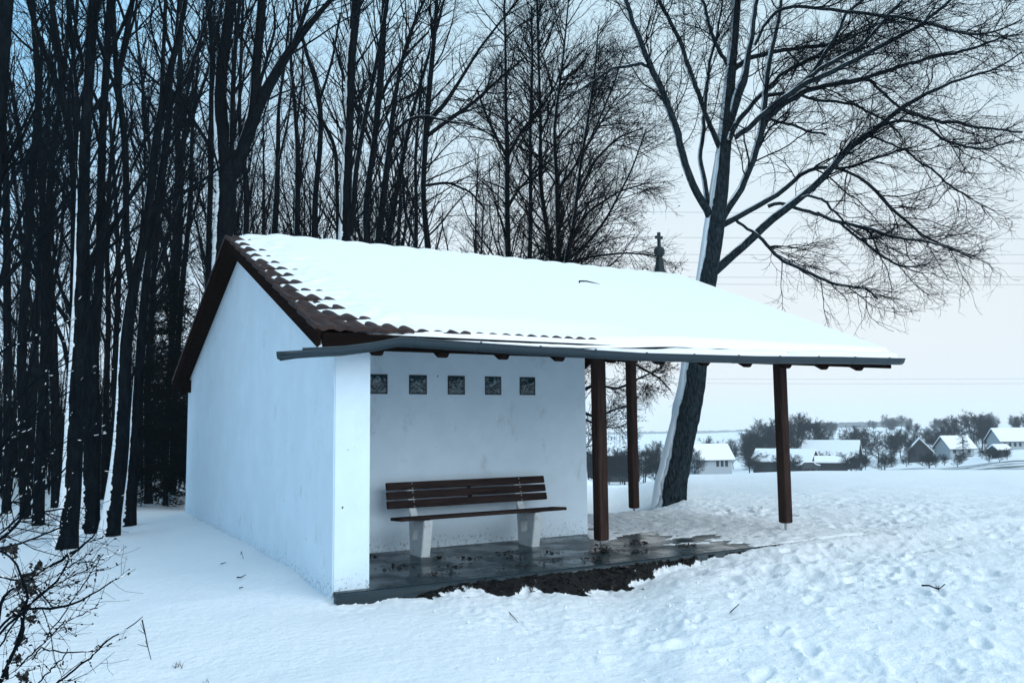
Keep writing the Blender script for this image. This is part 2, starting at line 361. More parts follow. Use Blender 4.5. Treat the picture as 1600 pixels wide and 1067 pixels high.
def ground_h(x, y):
    z = terrain(x, y)
    r = np.hypot(x-CAM[0], y-CAM[1]); near = np.clip(1-(r-20)/20, 0, 1)
    # soft snow everywhere
    z = z-0.05+near*(fbm(x*0.5, y*0.5, 3, 1)*0.10+fbm(x*2.2, y*2.2, 4, 2)*0.022+fbm(x*11, y*11, 3, 6)*0.006)
    # trampled part in front and to the right of the shelter
    tr = sstep(x+0.25*y*0.0+fbm(x*.8, y*.8, 2, 9)*1.2, -0.5, 0.9)*(1-sstep(r, 17, 22)*0.85)*(1-0.55*sstep(x-y*0.2, 9, 14))
    c1 = cells(x*2.0, y*2.0, 20); c2 = cells(x*4.7+3, y*4.7, 30); c3 = cells(x*10.3, y*10.3+4, 40)
    dens = sstep(fbm(x*.9, y*.9, 3, 12), -0.22, 0.12)*0.7+0.3
    z = z+tr*dens*(-0.035*np.exp(-(c1/0.30)**4)*sstep(fbm(x*.6+9,y*.6,2,90),-.12,.2)+0.012*np.exp(-((c1-0.45)/0.12)**2)-0.018*np.exp(-(c2/0.33)**4)+0.008*np.exp(-((c2-0.48)/0.12)**2)-0.013*np.exp(-(c3/0.36)**3))
    z = z+tr*(np.abs(fbm(x*6, y*6, 4, 15, 0.6))*0.03)*(0.4+1.2*sstep(fbm(x*.7,y*.7+4,2,91),-.2,.2))+0.07*sstep(x, 3.8, 5.2)*np.exp(-((y+0.2)/0.45)**2)*(y < 0.3)
    z = stamp(x, y, z)
    # drift along the gable wall, slight dip toward the wood
    z = z+0.08*np.exp(-((x+0.1)/0.5)**2)*((y > 0.3) & (y < 8.2))*sstep(y, 0.3, 1.5)
    z = z-0.16*sstep(y-0.35*x, 7.6, 8.8)*(x < 0.5)*near
    # in front of the slab
    lip = np.exp(-((y+0.35)/0.5)**2)*sstep(x, -0.8, 0.1)*(1-sstep(x, 3.5, 5.5)); z = z-0.028*lip
    # bare, low strip of soil
    w = (0.06+0.26*np.exp(-((x-1.7)/1.3)**2)+0.16*np.exp(-((x-3.3)/0.9)**2)+fbm(x*3.4, y*3.4, 5, 17, 0.7)*1.0)*sstep(x, 0.35, 0.9)*(1-sstep(x, 3.9, 5.4))
    soil = np.clip(0.5+(w-(-0.10-y))*5.0, 0, 1)*((y < -0.05) & (y > -2))*sstep(w, 0.0, 0.06)
    z = z+sstep(soil, 0.3, 0.65)*((-0.006-z)*np.exp(-((y+0.15)/0.20)**2)*sstep(x, 0.6, 1.3)*0.95-0.012+fbm(x*14, y*14, 3, 19)*0.04)
    # porch: below the slab where bare, a skin of slush where snowed in
    sl = in_slab(x, y) & ~((x < 0.2) & (y > 0.2))
    nn = fbm(x*1.7-y*.7, y*3.4, 4, 21, 0.62)
    cov = (x-4.65)*0.55+(y-0.75)*0.38+nn*2.1
    cov = np.where((x > 5.9), cov+1.0*(x-5.9), cov)
    zs = -0.05+0.066*sstep(cov, -0.12, 0.35)+0.02*sstep(cov, 0.4, 1.6)+fbm(x*9, y*9, 3, 23)*0.012*sstep(cov, 0, 0.3)-0.02*np.exp(-(c2/0.33)**4)*sstep(cov, .2, .6)
    edge = sstep(np.minimum(y+0.14, 9), 0, 0.06)
    z = np.where(sl, np.where(x < 4.15, np.minimum(zs, np.where(y > 1.9, -0.1, 9)), zs), z)
    z = np.where(sl, zs*edge+(1-edge)*np.minimum(zs, -0.06), z)
    z = np.where((x > 0.16) & (x < 4.1) & (y > 1.98) & (y < 7.95), -0.35, z)
    z = np.where((x > 0.2) & (x < 0.34) & (y > 0.16) & (y < 7.95), -0.35, z)
    return z, soil

def build_ground():
    vis = np.radians(np.linspace(-36, 36, 660)); back = np.radians(np.linspace(36, 324, 90))[1:-1]
    azs = np.concatenate([vis, back])+YAW; na = len(azs)
    r = [0.6]
    while r[-1] < 3250:
        q = r[-1]
        k = 0.06 if q < 2.6 else 0.0045 if q < 22 else 0.012 if q < 60 else 0.025
        r.append(q*(1+k))
    r = np.array(r); nr = len(r)
    A, R_ = np.meshgrid(azs, r); X = CAM[0]+R_*np.sin(A); Y = CAM[1]+R_*np.cos(A)
    Z, soil = ground_h(X, Y)
    V = np.stack([X, Y, Z], -1).reshape(-1, 3)
    i = np.arange(nr-1)[:, None]*na; j = np.arange(na)[None, :]; j2 = (j+1) % na
    F = np.stack([i+j, i+na+j, i+na+j2, i+j2], -1).reshape(-1, 4)
    V = np.vstack([V, [[CAM[0], CAM[1], -0.05]]]); c = len(V)-1
    tr = np.stack([np.arange(na), (np.arange(na)+1) % na, np.full(na, c)], -1)
    me = npmesh('ground', V, F[:, ::-1], True, tr[:, ::-1])
    at_ = me.attributes.new('soil', 'FLOAT', 'POINT'); at_.data.foreach_set('value', np.append(soil.ravel(), 0).astype(np.float32))
    # stubble field strip seen beyond the crest on the right
    dx = X-CAM[0]; dy = Y-CAM[1]; rr = np.hypot(dx, dy); rel = np.arctan2(dx, dy)-YAW; uu = 800+FOC*np.tan(np.clip(rel, -1.2, 1.2))
    st = sstep(rr, 70, 100)*(1-sstep(rr, 176, 186))*sstep(uu, 1280, 1380)*(np.abs(rel) < 1)
    at2 = me.attributes.new('stubble', 'FLOAT', 'POINT'); at2.data.foreach_set('value', np.append(st.ravel(), 0).astype(np.float32))
    # orient normals up
    o = link('snowy_ground', me, M_GROUND); tag(o, kind='structure')
    if me.polygons[0].normal.z < 0: me.flip_normals()
build_ground()

def gz(x, y):
    z, _ = ground_h(np.array([float(x)]), np.array([float(y)])); return float(z[0])

# ------------------------------------------------------------------ porch slab
mb = MB(); mb.box(0.012, 7.1, -0.10, 2.2, -0.30, 0.0)
mb.box(4.19, 7.1, 2.2, 3.8, -0.30, 0.0)
tag(mb.build('paved_porch_floor', M_PAVE, None), kind='structure')
mb = MB()
mb.tube([(-0.01, -0.115, -0.056), (3.5, -0.115, -0.058), (7.1, -0.115, -0.06)], 0.052, 12); mb.box(-0.01, 7.1, -0.165, -0.105, -0.3, -0.058)
tag(mb.build('paved_floor_edge', M_CURB, None, sm=True), kind='structure')

# ------------------------------------------------------------------ shelter
TAN = 0.40; YR = 3.9; XL, XR = -0.23, 7.63; YE = -0.21; YB = 8.22
def ztile(y): return np.where(y <= YR, 2.36+TAN*(y-YE), 2.36+TAN*(YR-YE)-TAN*(y-YR))
zt = lambda y: float(ztile(np.array(float(y))))
sh = empty('bus_shelter', (0, 0, 0), 'white plastered shelter with snow covered tile roof, five glass blocks and open porch on posts', 'shelter')
D = 0.115
mb = MB(); mb.prism_x([(0, -0.3), (8.0, -0.3), (8.0, zt(8.0)-D), (YR, zt(YR)-D), (0, zt(0)-D)], 0, 0.35)
gw = mb.build('side_wall', M_PLASTER, sh, bevel=0.012)
mb = MB(); mb.prism_x([(2.01, -0.3), (2.25, -0.3), (2.25, zt(2.25)-D), (2.01, zt(2.01)-D)], 0.35, 4.18)
rw = mb.build('recessed_wall', M_PLASTER, sh)
mb = MB(); mb.prism_x([(2.25, -0.3), (7.75, -0.3), (7.75, zt(7.75)-D), (YR, zt(YR)-D), (2.25, zt(2.25)-D)], 3.93, 4.18)
mb.build('inner_side_wall', M_PLASTER, sh)
mb = MB(); mb.prism_x([(7.75, -0.3), (8.0, -0.3), (8.0, zt(8.0)-D), (7.75, zt(7.75)-D)], 0.35, 4.18)
mb.build('back_wall', M_PLASTER, sh)
# glass blocks
for i, xc in enumerate((1.19, 1.705, 2.225, 2.75, 3.262)):
    f = MB(); f.box(xc-0.118, xc+0.118, 2.004, 2.08, 1.852, 2.088)
    fo = f.build('window', M_JOINT, sh)
    # slightly pillowed glass face
    n = 10; V = []; F = []
    for a_ in range(n+1):
        for b_ in range(n+1):
            p = a_/n*2-1; q = b_/n*2-1; V.append((xc+p*0.108, 1.996+0.010*(max(abs(p), abs(q))**6), 1.97+q*0.108))
    for a_ in range(n):
        for b_ in range(n): F.append((a_*(n+1)+b_, (a_+1)*(n+1)+b_, (a_+1)*(n+1)+b_+1, a_*(n+1)+b_+1))
    g = MB(); g.add(V, F)
    pn = g.build('pane', M_GLASS, fo, sm=True)
# roof deck boards
mb = MB()
pr_ = lambda y, d: (y, zt(y)-d)
mb.prism_x([pr_(YE+.02, 0.06), pr_(YR, 0.06), pr_(YB, 0.06), pr_(YB, 0.11), pr_(YR, 0.11), pr_(YE+.02, 0.11)], XL+0.035, XR-0.03)
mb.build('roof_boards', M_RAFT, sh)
# barge boards
for (x0, x1) in ((XL, XL+0.033), (XR-0.03, XR)):
    for (ya, yb) in ((YE+0.0, YR), (YR, YB-0.02)):
        mb = MB(); mb.prism_x([pr_(ya, 0.02), pr_(yb, 0.02), pr_(yb, 0.185), pr_(ya, 0.185)], x0, x1)
        mb.build('barge_board', M_RAFT, sh, bevel=0.003)
# rafters: eleven, with chamfered tails at the eave
for k in range(11):
    xk = 0.354+0.6702*k
    mb = MB()
    mb.prism_x([(-0.10, zt(-0.10)-0.111), (YR-0.02, zt(YR-0.02)-0.111), (YR-0.02, zt(YR-.02)-0.25), (-0.05, zt(-0.05)-0.25), (-0.15, zt(-0.15)-0.262), (-0.20, zt(-0.2)-0.19), (-0.20, zt(-0.20)-0.111)], xk-0.06, xk+0.06)
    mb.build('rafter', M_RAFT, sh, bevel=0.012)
# eave board, purlins
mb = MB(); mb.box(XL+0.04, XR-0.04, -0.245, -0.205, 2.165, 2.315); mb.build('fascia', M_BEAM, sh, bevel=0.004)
mb = MB(); mb.box(0.352, 7.5, 0.66, 0.80, 2.28, zt(0.66)-0.262); mb.build('purlin', M_BEAM, sh, bevel=0.005)
mb = MB(); mb.box(4.182, 7.5, 3.83, 3.97, 3.46, 3.70); mb.build('ridge_purlin', M_BEAM, sh, bevel=0.005)
mb = MB(); mb.box(XL+.05, 0.0, 7.7, 7.84, 2.06, 2.27); mb.build('purlin', M_BEAM, sh)
# posts with steel feet
for (px_, py_, top, bot, g0) in ((3.48, 0.72, 2.28, 0.115, 0.0), (6.53, 0.72, 2.28, 0.115, -0.02), (6.43, 3.9, 3.46, 0.06, -0.04)):
    mb = MB(); mb.box(px_-0.068, px_+0.068, py_-0.068, py_+0.068, bot, top)
    po = mb.build('post', M_POST, sh, bevel=0.010)
    mb = MB(); mb.tube([(px_, py_, g0-0.03), (px_, py_, bot+0.01)], 0.019, 10); mb.box(px_-0.045, px_+0.045, py_-0.045, py_+0.045, bot-0.008, bot-0.001)
    mb.build('steel_foot', M_STEEL, po)
# tiles: waved courses
def tiles(front):
    x = np.arange(XL-0.01, XR+0.005, 0.0125)
    ncourse = 13; L = (YR-YE) if front else (YB-YR)
    ex = L/ncourse; rows = []
    for c in range(ncourse):            # c=0 at the ridge
        for f_ in (0.0, 0.25, 0.5, 0.75, 0.92, 0.999):
            rows.append((c+f_, f_))
    rows = np.array(rows)
    yy = YR-rows[:, 0]*ex if front else YR+rows[:, 0]*ex
    X, Yg = np.meshgrid(x, yy)
    ci = np.floor(rows[:, 0]).astype(int)[:, None]
    jit = (_h(ci*3+7, np.floor((X+5)/0.3).astype(int), 50)-0.5)
    wave = np.abs(np.sin(math.pi*(X+0.02)/0.15))**0.8*0.024
    lap = np.where(((X+5) % 0.3) < 0.012, -0.008, 0)
    Yj = Yg+(-1 if front else 1)*jit*0.012*rows[:, 1][:, None]
    Z = ztile(Yj)-0.022+wave+lap+(rows[:, 1][:, None])*0.022+jit*0.006-np.where(rows[:, 1][:, None] > 0.95, 0.0, 0)
    V = np.stack([X, Yj, Z], -1)
    # drop at each course end
    nr, nc = X.shape
    V = V.reshape(-1, 3); i = np.arange(nr-1)[:, None]*nc; j = np.arange(nc-1)[None, :]
    F = np.stack([i+j, i+j+1, i+nc+j+1, i+nc+j], -1).reshape(-1, 4)
    # underside lip at the eave and at the verges for thickness
    last = (nr-1)*nc+np.arange(nc); base_ = len(V); lipv = V[last].copy(); lipv[:, 2] -= 0.035
    V = np.vstack([V, lipv]); F = np.vstack([F, np.stack([last[:-1], last[1:], base_+np.arange(1, nc), base_+np.arange(nc-1)], -1)])
    for col in (0, nc-1):
        idx = np.arange(nr)*nc+col; b0 = len(V); q = V[idx].copy(); q[:, 2] -= 0.05
        V = np.vstack([V, q]); F = np.vstack([F, np.stack([idx[:-1], idx[1:], b0+np.arange(1, nr), b0+np.arange(nr-1)], -1)])
    me = npmesh('roof_tiles', V, F, True)
    try: me.set_sharp_from_angle(angle=math.radians(40))
    except Exception: pass
    return link('roof_tiles', me, M_TILE, sh)
tiles(True); tiles(False)
# roof snow on the front slope and over the ridge
def roof_snow():
    x = np.arange(XL+0.008, XR+0.021, 0.02)
    y = np.concatenate([np.arange(YE-0.045, YR-0.2, 0.016), np.arange(YR-0.2, YR+0.25, 0.02), np.arange(YR+0.25, YB, 0.08)])
    X, Y = np.meshgrid(x, y)
    s = np.clip((YR-Y)/(YR-YE), -1.2, 1.02); s_ = np.clip(s, 0, 1)
    ex = (YR-YE)/13; fc = ((YR-Y)/ex) % 1.0
    bx = XL-0.02+0.42*s_**2.2+fbm(X*0+3, Y*2.5, 2, 61)*0.16
    q = X-bx+fbm(X*5, Y*7, 4, 63, 0.6)*0.34
    # snow lies in the lap of each course and is thin over its nose
    Th = 0.075*sstep(q, 0.0, 0.75)+0.012*sstep(q, -0.05, 0.1)
    low = sstep(q, -0.32, 0.02)
    Th = Th-0.034*(1-low)-(0.016*sstep(fc, 0.3, 0.95))*(1-sstep(q, 0.15, 0.7))
    Th = Th+0.014*fbm(X*1.2, Y*1.2, 3, 65)+0.004*fbm(X*9, Y*9, 3, 66)
    # the wave of the tiles shows through near the eave on the left half
    thin = sstep(s, 0.90, 1.0)*(1-sstep(X, 2.4, 4.0))
    Th = Th-thin*0.06
    # eave nose
    ov = (YE-Y)/0.045
    Z = ztile(np.clip(Y, YE-0.05, 99))+Th-0.006
    Z = np.where(Y < YE+0.03, Z-0.10*np.clip((YE+0.03-Y)/0.075, 0, 1)**2*1.0, Z)
    # rounded ridge, soft lumps over the ridge tiles
    rd = np.exp(-((Y-YR)/0.16)**2); Z = Z-0.02*rd+0.035*rd*(0.35+np.abs(np.sin(X*math.pi/0.37+0.6))*0.5)*sstep(X-XL, 0.0, 0.3)
    e = np.minimum(X-(XL-0.01), (XR+0.02)-X); Z = Z-0.075*(1-np.clip(e/0.09, 0, 1)**0.6)
    nr, nc = X.shape; V = np.stack([X, Y, Z], -1).reshape(-1, 3); i = np.arange(nr-1)[:, None]*nc; j = np.arange(nc-1)[None, :]
    F = np.stack([i+j, i+j+1, i+nc+j+1, i+nc+j], -1).reshape(-1, 4)
    return link('roof_snow', npmesh('roof_snow', V, F, True), M_SNOW, sh)
roof_snow()
# loose bits lying on the roof: a bent twig
tw = MB(); p0 = [(4.35, 2.35), (4.42, 2.45), (4.55, 2.47), (4.7, 2.42), (4.85, 2.36)]
tw.tube([(a_, b_, zt(b_)+0.075+0.02*math.sin(i*0.9)) for i, (a_, b_) in enumerate(p0)], [0.009, 0.011, 0.009, 0.006, 0.003], 6)
tag(tw.build('fallen_twig', M_TWIG), 'curled dark twig lying on the snow of the shelter roof', 'twig')
# gutter
gc = [(-0.62, -0.40, 2.10), (-0.35, -0.39, 2.125), (-0.05, -0.375, 2.15), (0.25, -0.355, 2.20), (0.47, -0.34, 2.252), (0.66, -0.335, 2.25), (1.5, -0.33, 2.228), (3.27, -0.33, 2.196), (5.0, -0.33, 2.212), (6.4, -0.33, 2.245), (7.66, -0.33, 2.262)]
def interp_path(pts, n):
    P = np.array(pts, float); d = np.concatenate([[0], np.cumsum(np.linalg.norm(np.diff(P, axis=0), axis=1))]); q = np.linspace(0, d[-1], n)
    return np.stack([np.interp(q, d, P[:, i]) for i in range(P.shape[1])], 1)
gp = interp_path(gc, 90)
def gutter():
    n = 14; V = []; F = []
    for ring, rad in ((0, 0.074), (1, 0.069)):
        for k, p in enumerate(gp):
            for j in range(n+1):
                a_ = math.pi+math.pi*j/n
                zz = math.sin(a_)*rad
                cut = 0
                if k <= 3 and j < 5: cut = -0.03*(1-k/4)*(0.5+0.5*math.sin(j*2))
                V.append((p[0], p[1]+math.cos(a_)*rad, p[2]+0.02+zz+(cut if ring == 0 or True else 0)))
    m_ = len(gp)*(n+1)
    for k in range(len(gp)-1):
        for j in range(n):
            a0 = k*(n+1)+j; F.append((a0, a0+1, a0+n+2, a0+n+1)); F.append((m_+a0, m_+a0+n+1, m_+a0+n+2, m_+a0+1))
        for j in (0, n):
            a0 = k*(n+1)+j; F.append((a0, a0+n+1, m_+a0+n+1, m_+a0))
    for k in (0, len(gp)-1):
        for j in range(n): a0 = k*(n+1)+j; F.append((a0, m_+a0, m_+a0+1, a0+1))
    g = MB(); g.add(V, F)
    # rolled front bead
    g.tube([(p[0], p[1]-0.074, p[2]+0.022) for p in gp[2:]], 0.009, 8)
    return g.build('gutter', M_ZINC, sh, sm=True)
go = gutter()
for xb in [0.62+0.67*k for k in range(11)]:
    k = int(np.argmin(np.abs(gp[:, 0]-xb))); p = gp[k]; s_ = MB(); n = 12
    pts = [(xb, p[1]+math.cos(math.pi+math.pi*j/n)*0.078, p[2]+0.02+math.sin(math.pi+math.pi*j/n)*0.078) for j in range(n+1)]
    V = []; F = []
    for j, q in enumerate(pts):
        for dx in (-0.014, 0.014): V.append((q[0]+dx+(0.02*(n-j)/n), q[1], q[2]))
    F = [(2*j, 2*j+1, 2*j+3, 2*j+2) for j in range(n)]
    s_.add(V, F); s_.tube([(xb+0.02, p[1]-0.078, p[2]+0.02), (xb+0.02, p[1]-0.078, p[2]+0.038)], 0.012, 6)
    s_.build('gutter_bracket', M_ZINC, go)
sg = MB(); pts = [p for p in gp if p[0] > 0.72 and p[0] < 7.6]
V = []; F = []; n = 8
for k, p in enumerate(pts):
    lift = 0.006+0.055*float(sstep(np.array(p[0]), 2.6, 4.6))+0.008*math.sin(p[0]*5.1)+0.005*math.sin(p[0]*13.7)
    if abs(p[0]-5.62) < 0.06: lift -= 0.05
    for j in range(n+1):
        q = j/n*2-1; V.append((p[0], p[1]+0.010+q*0.075+0.01, p[2]+0.012+lift*(1-abs(q)**3)+0.075*float(sstep(np.array(p[0]), 1.9, 3.3))*((q+1)/2)**1.3))
for k in range(len(pts)-1):
    for j in range(n): a0 = k*(n+1)+j; F.append((a0, a0+1, a0+n+2, a0+n+1))
sg.add(V, F); sg.build('gutter_snow', M_SNOW, go, sm=True)
# snow lump at the far eave on the left
# finial: tapered shaft, ball and cross on the ridge
fx, fy, fz = 7.18, 3.98, zt(3.9)-0.05
_d = at(1032, 440, 15.0)
fin_ = empty('cross_finial', (fx, fy, fz)); fin_.parent = sh
mb = MB(); mb.add([(fx+a_*r_, fy+b_*r_, fz+h_) for h_, r_ in ((0, 0.085), (0.44, 0.034)) for a_, b_ in ((-1, -1), (1, -1), (1, 1), (-1, 1))], [(0, 3, 2, 1), (4, 5, 6, 7), (0, 1, 5, 4), (1, 2, 6, 5), (2, 3, 7, 6), (3, 0, 4, 7)])
mb.build('shaft', M_STONE, fin_)
mb = MB(); mb.tube([(fx, fy, fz+0.52-0.095*math.cos(a_)) for a_ in np.linspace(0.05, math.pi-0.05, 12)], [0.098*math.sin(a_) for a_ in np.linspace(0.05, math.pi-0.05, 12)], 18)
mb.build('ball', M_STONE, fin_, sm=True)
mb = MB(); mb.box(fx-0.022, fx+0.022, fy-0.022, fy+0.022, fz+0.60, fz+0.86)
mb.box(fx-0.075, fx-0.0225, fy-0.0215, fy+0.0215, fz+0.745, fz+0.795); mb.box(fx+0.0225, fx+0.075, fy-0.0215, fy+0.0215, fz+0.745, fz+0.795)
mb.build('cross', M_STONE, fin_)

# ------------------------------------------------------------------ bench
be = empty('park_bench', (2.25, 1.55, 0), 'dark slatted bench on two pale concrete legs against the recessed wall', 'bench')
def plank(name, x0, x1, yc, zc, w_, th, tilt, parent, m=M_BENCHW):
    mb = MB(); c, s = math.cos(tilt), math.sin(tilt); Y = [(-w_/2, -th/2), (w_/2, -th/2), (w_/2, th/2), (-w_/2, th/2)]
    mb.prism_x([(yc+a_*c-b_*s, zc+a_*s+b_*c) for a_, b_ in Y], x0, x1)
    return mb.build(name, m, parent, bevel=0.005)
XB0, XB1 = 1.20, 3.36
for i, (yc, zc) in enumerate(((1.735, 0.565), (1.765, 0.668), (1.795, 0.771))):
    sl_ = plank('back_slat', XB0+0.005*i, XB1, yc, zc, 0.088, 0.034, math.radians(74), be)
    for xs in (1.53, 2.985):
        for dz in (-0.027, 0.027):
            mb = MB(); mb.tube([(xs, yc-0.0175+dz*0.28, zc+dz*0.96), (xs, yc-0.0245+dz*0.28, zc+dz*0.96-0.002)], 0.0045, 8); mb.build('screw', M_SCREW, sl_)
for i, yc in enumerate((1.34, 1.45, 1.56)):
    plank('seat_slat', XB0-0.01, XB1+0.02, yc, 0.437+0.012*0-0.02*(i-0)*0.35, 0.095, 0.036, math.radians(-3), be)
for z_ in (0.617, 0.72):
    mb = MB(); mb.box(2.27, 2.31, 1.757+(z_-.617)*.3, 1.79+(z_-.617)*.3, z_-0.03, z_+0.03); mb.build('slat_spacer', M_RAFT, be)
for xs in (1.52, 2.97):
    x0, x1 = xs-0.055, xs+0.055
    # side profile (y, z): foot wider at the seat, hole through, back upright
    outer = [(1.36, -0.005), (1.68, -0.005), (1.73, 0.40), (1.72, 0.42), (1.785, 0.45), (1.86, 0.80), (1.815, 0.80), (1.72, 0.48), (1.66, 0.40), (1.29, 0.415), (1.27, 0.40)]
    # assemble around the hole with four pieces
    mb = MB()
    def pz(pts): mb.prism_x(pts, x0, x1)
    H = [(1.49, 0.17), (1.61, 0.17), (1.625, 0.30), (1.475, 0.30)]
    me_v = []
    A_ = [(1.37, -0.01), (1.69, -0.01), (1.735, 0.40), (1.28, 0.415)]
    V = [(x, y, z) for x in (x0, x1) for (y, z) in A_+H]
    F = []
    for s_ in (0, 8):
        for k in range(4): F.append((s_+k, s_+(k+1) % 4, s_+4+(k+1) % 4, s_+4+k))
    for k in range(4): F.append((k, (k+1) % 4, 8+(k+1) % 4, 8+k)); F.append((4+k, 4+(k+1) % 4, 12+(k+1) % 4, 12+k))
    mb.add(V, F)
    leg = mb.build('leg', M_CONC, be, bevel=0.008)
    mb = MB(); mb.prism_x([(1.665, 0.41), (1.74, 0.38), (1.775, 0.50), (1.862, 0.80), (1.82, 0.80), (1.73, 0.50)], xs-0.045, xs+0.045)
    mb.build('upright', M_CONC, be, bevel=0.006)

# ------------------------------------------------------------------ branch machinery
def resample(pts, K):
    P = np.array(pts, float); d = np.concatenate([[0], np.cumsum(np.linalg.norm(np.diff(P[:, :3], axis=0), axis=1))]); q = np.linspace(0, d[-1], K)
    O = np.stack([np.interp(q, d, P[:, i]) for i in range(P.shape[1])], 1)
    # light smoothing of corners
    Q = O.copy(); Q[1:-1] = 0.25*O[:-2]+0.5*O[1:-1]+0.25*O[2:]
    return Q
def tubes(groups):
    """groups: list of (P[N,K,3], R[N,K], sides) -> V, F"""
    Vs = []; Fs = []; off = 0
    for P, R, n in groups:
        if len(P) == 0: continue
        Nn, K, _ = P.shape
        T = np.gradient(P, axis=1); T /= np.linalg.norm(T, axis=2)[..., None]+1e-9
        mean = T.mean(1); ref = np.where((np.abs(mean[:, 2]) > 0.75)[:, None], np.array([[1., 0.2, 0]]), np.array([[0., 0.1, 1.]]))
        A = np.cross(T, ref[:, None, :]); A /= np.linalg.norm(A, axis=2)[..., None]+1e-9; B = np.cross(A, T)
        an = np.arange(n)*2*math.pi/n
        V = P[:, :, None, :]+R[:, :, None, None]*(np.cos(an)[None, None, :, None]*A[:, :, None, :]+np.sin(an)[None, None, :, None]*B[:, :, None, :])
        Vs.append(V.reshape(-1, 3))
        b0 = np.arange(Nn)[:, None, None]*K*n; k = np.arange(K-1)[None, :, None]*n; j = np.arange(n)[None, None, :]; j2 = (j+1) % n
        F = np.stack([b0+k+j, b0+k+n+j, b0+k+n+j2, b0+k+j2], -1).reshape(-1, 4)+off
        Fs.append(F); off += Nn*K*n
    return np.vstack(Vs), np.vstack(Fs)
def grow(P, R, count, K, lmin, lmax, amin, amax, trop, wig, rr, rmin, t0=0.15, t1=1.0, r=None, side=None, decay=0.45, tipr=0.35):
    """grow 'count' children spread over the parent polylines"""
    r = r or rng
    Nn, KK, _ = P.shape; seg = np.linalg.norm(np.diff(P, axis=1), axis=2); L = seg.sum(1)
    par = r.choice(Nn, count, p=L/L.sum()); tt = t0+(t1-t0)*r.random(count); f = tt*(KK-1); i = np.clip(f.astype(int), 0, KK-2); fr = (f-i)[:, None]
    pos = P[par, i]*(1-fr)+P[par, i+1]*fr; T = P[par, i+1]-P[par, i]; T /= np.linalg.norm(T, axis=1)[:, None]+1e-9
    pr0 = R[par, i]*(1-fr[:, 0])+R[par, i+1]*fr[:, 0]
    rnd = r.normal(size=(count, 3))
    if side is not None: rnd += side
    perp = rnd-(rnd*T).sum(1)[:, None]*T; perp /= np.linalg.norm(perp, axis=1)[:, None]+1e-9
    a_ = np.radians(r.uniform(amin, amax, count))[:, None]; d = np.cos(a_)*T+np.sin(a_)*perp
    ln = r.uniform(lmin, lmax, count)*(1-decay*tt)*(0.6+0.4*np.clip(L[par]/max(L.mean(), 1e-3), 0.3, 1.5))
    st = (ln/(K-1))[:, None]; O = np.zeros((count, K, 3)); O[:, 0] = pos; tv = np.array(trop, float)
    for k in range(1, K):
        d = d+tv*(1.0/(K-1))+r.normal(size=(count, 3))*wig; d /= np.linalg.norm(d, axis=1)[:, None]
        O[:, k] = O[:, k-1]+d*st
    r0 = np.minimum(pr0*0.72, ln*rr); r0 = np.maximum(r0, rmin)
    tap = np.linspace(1, tipr, K)[None, :]
    return O, np.maximum(r0[:, None]*tap, rmin*0.6)

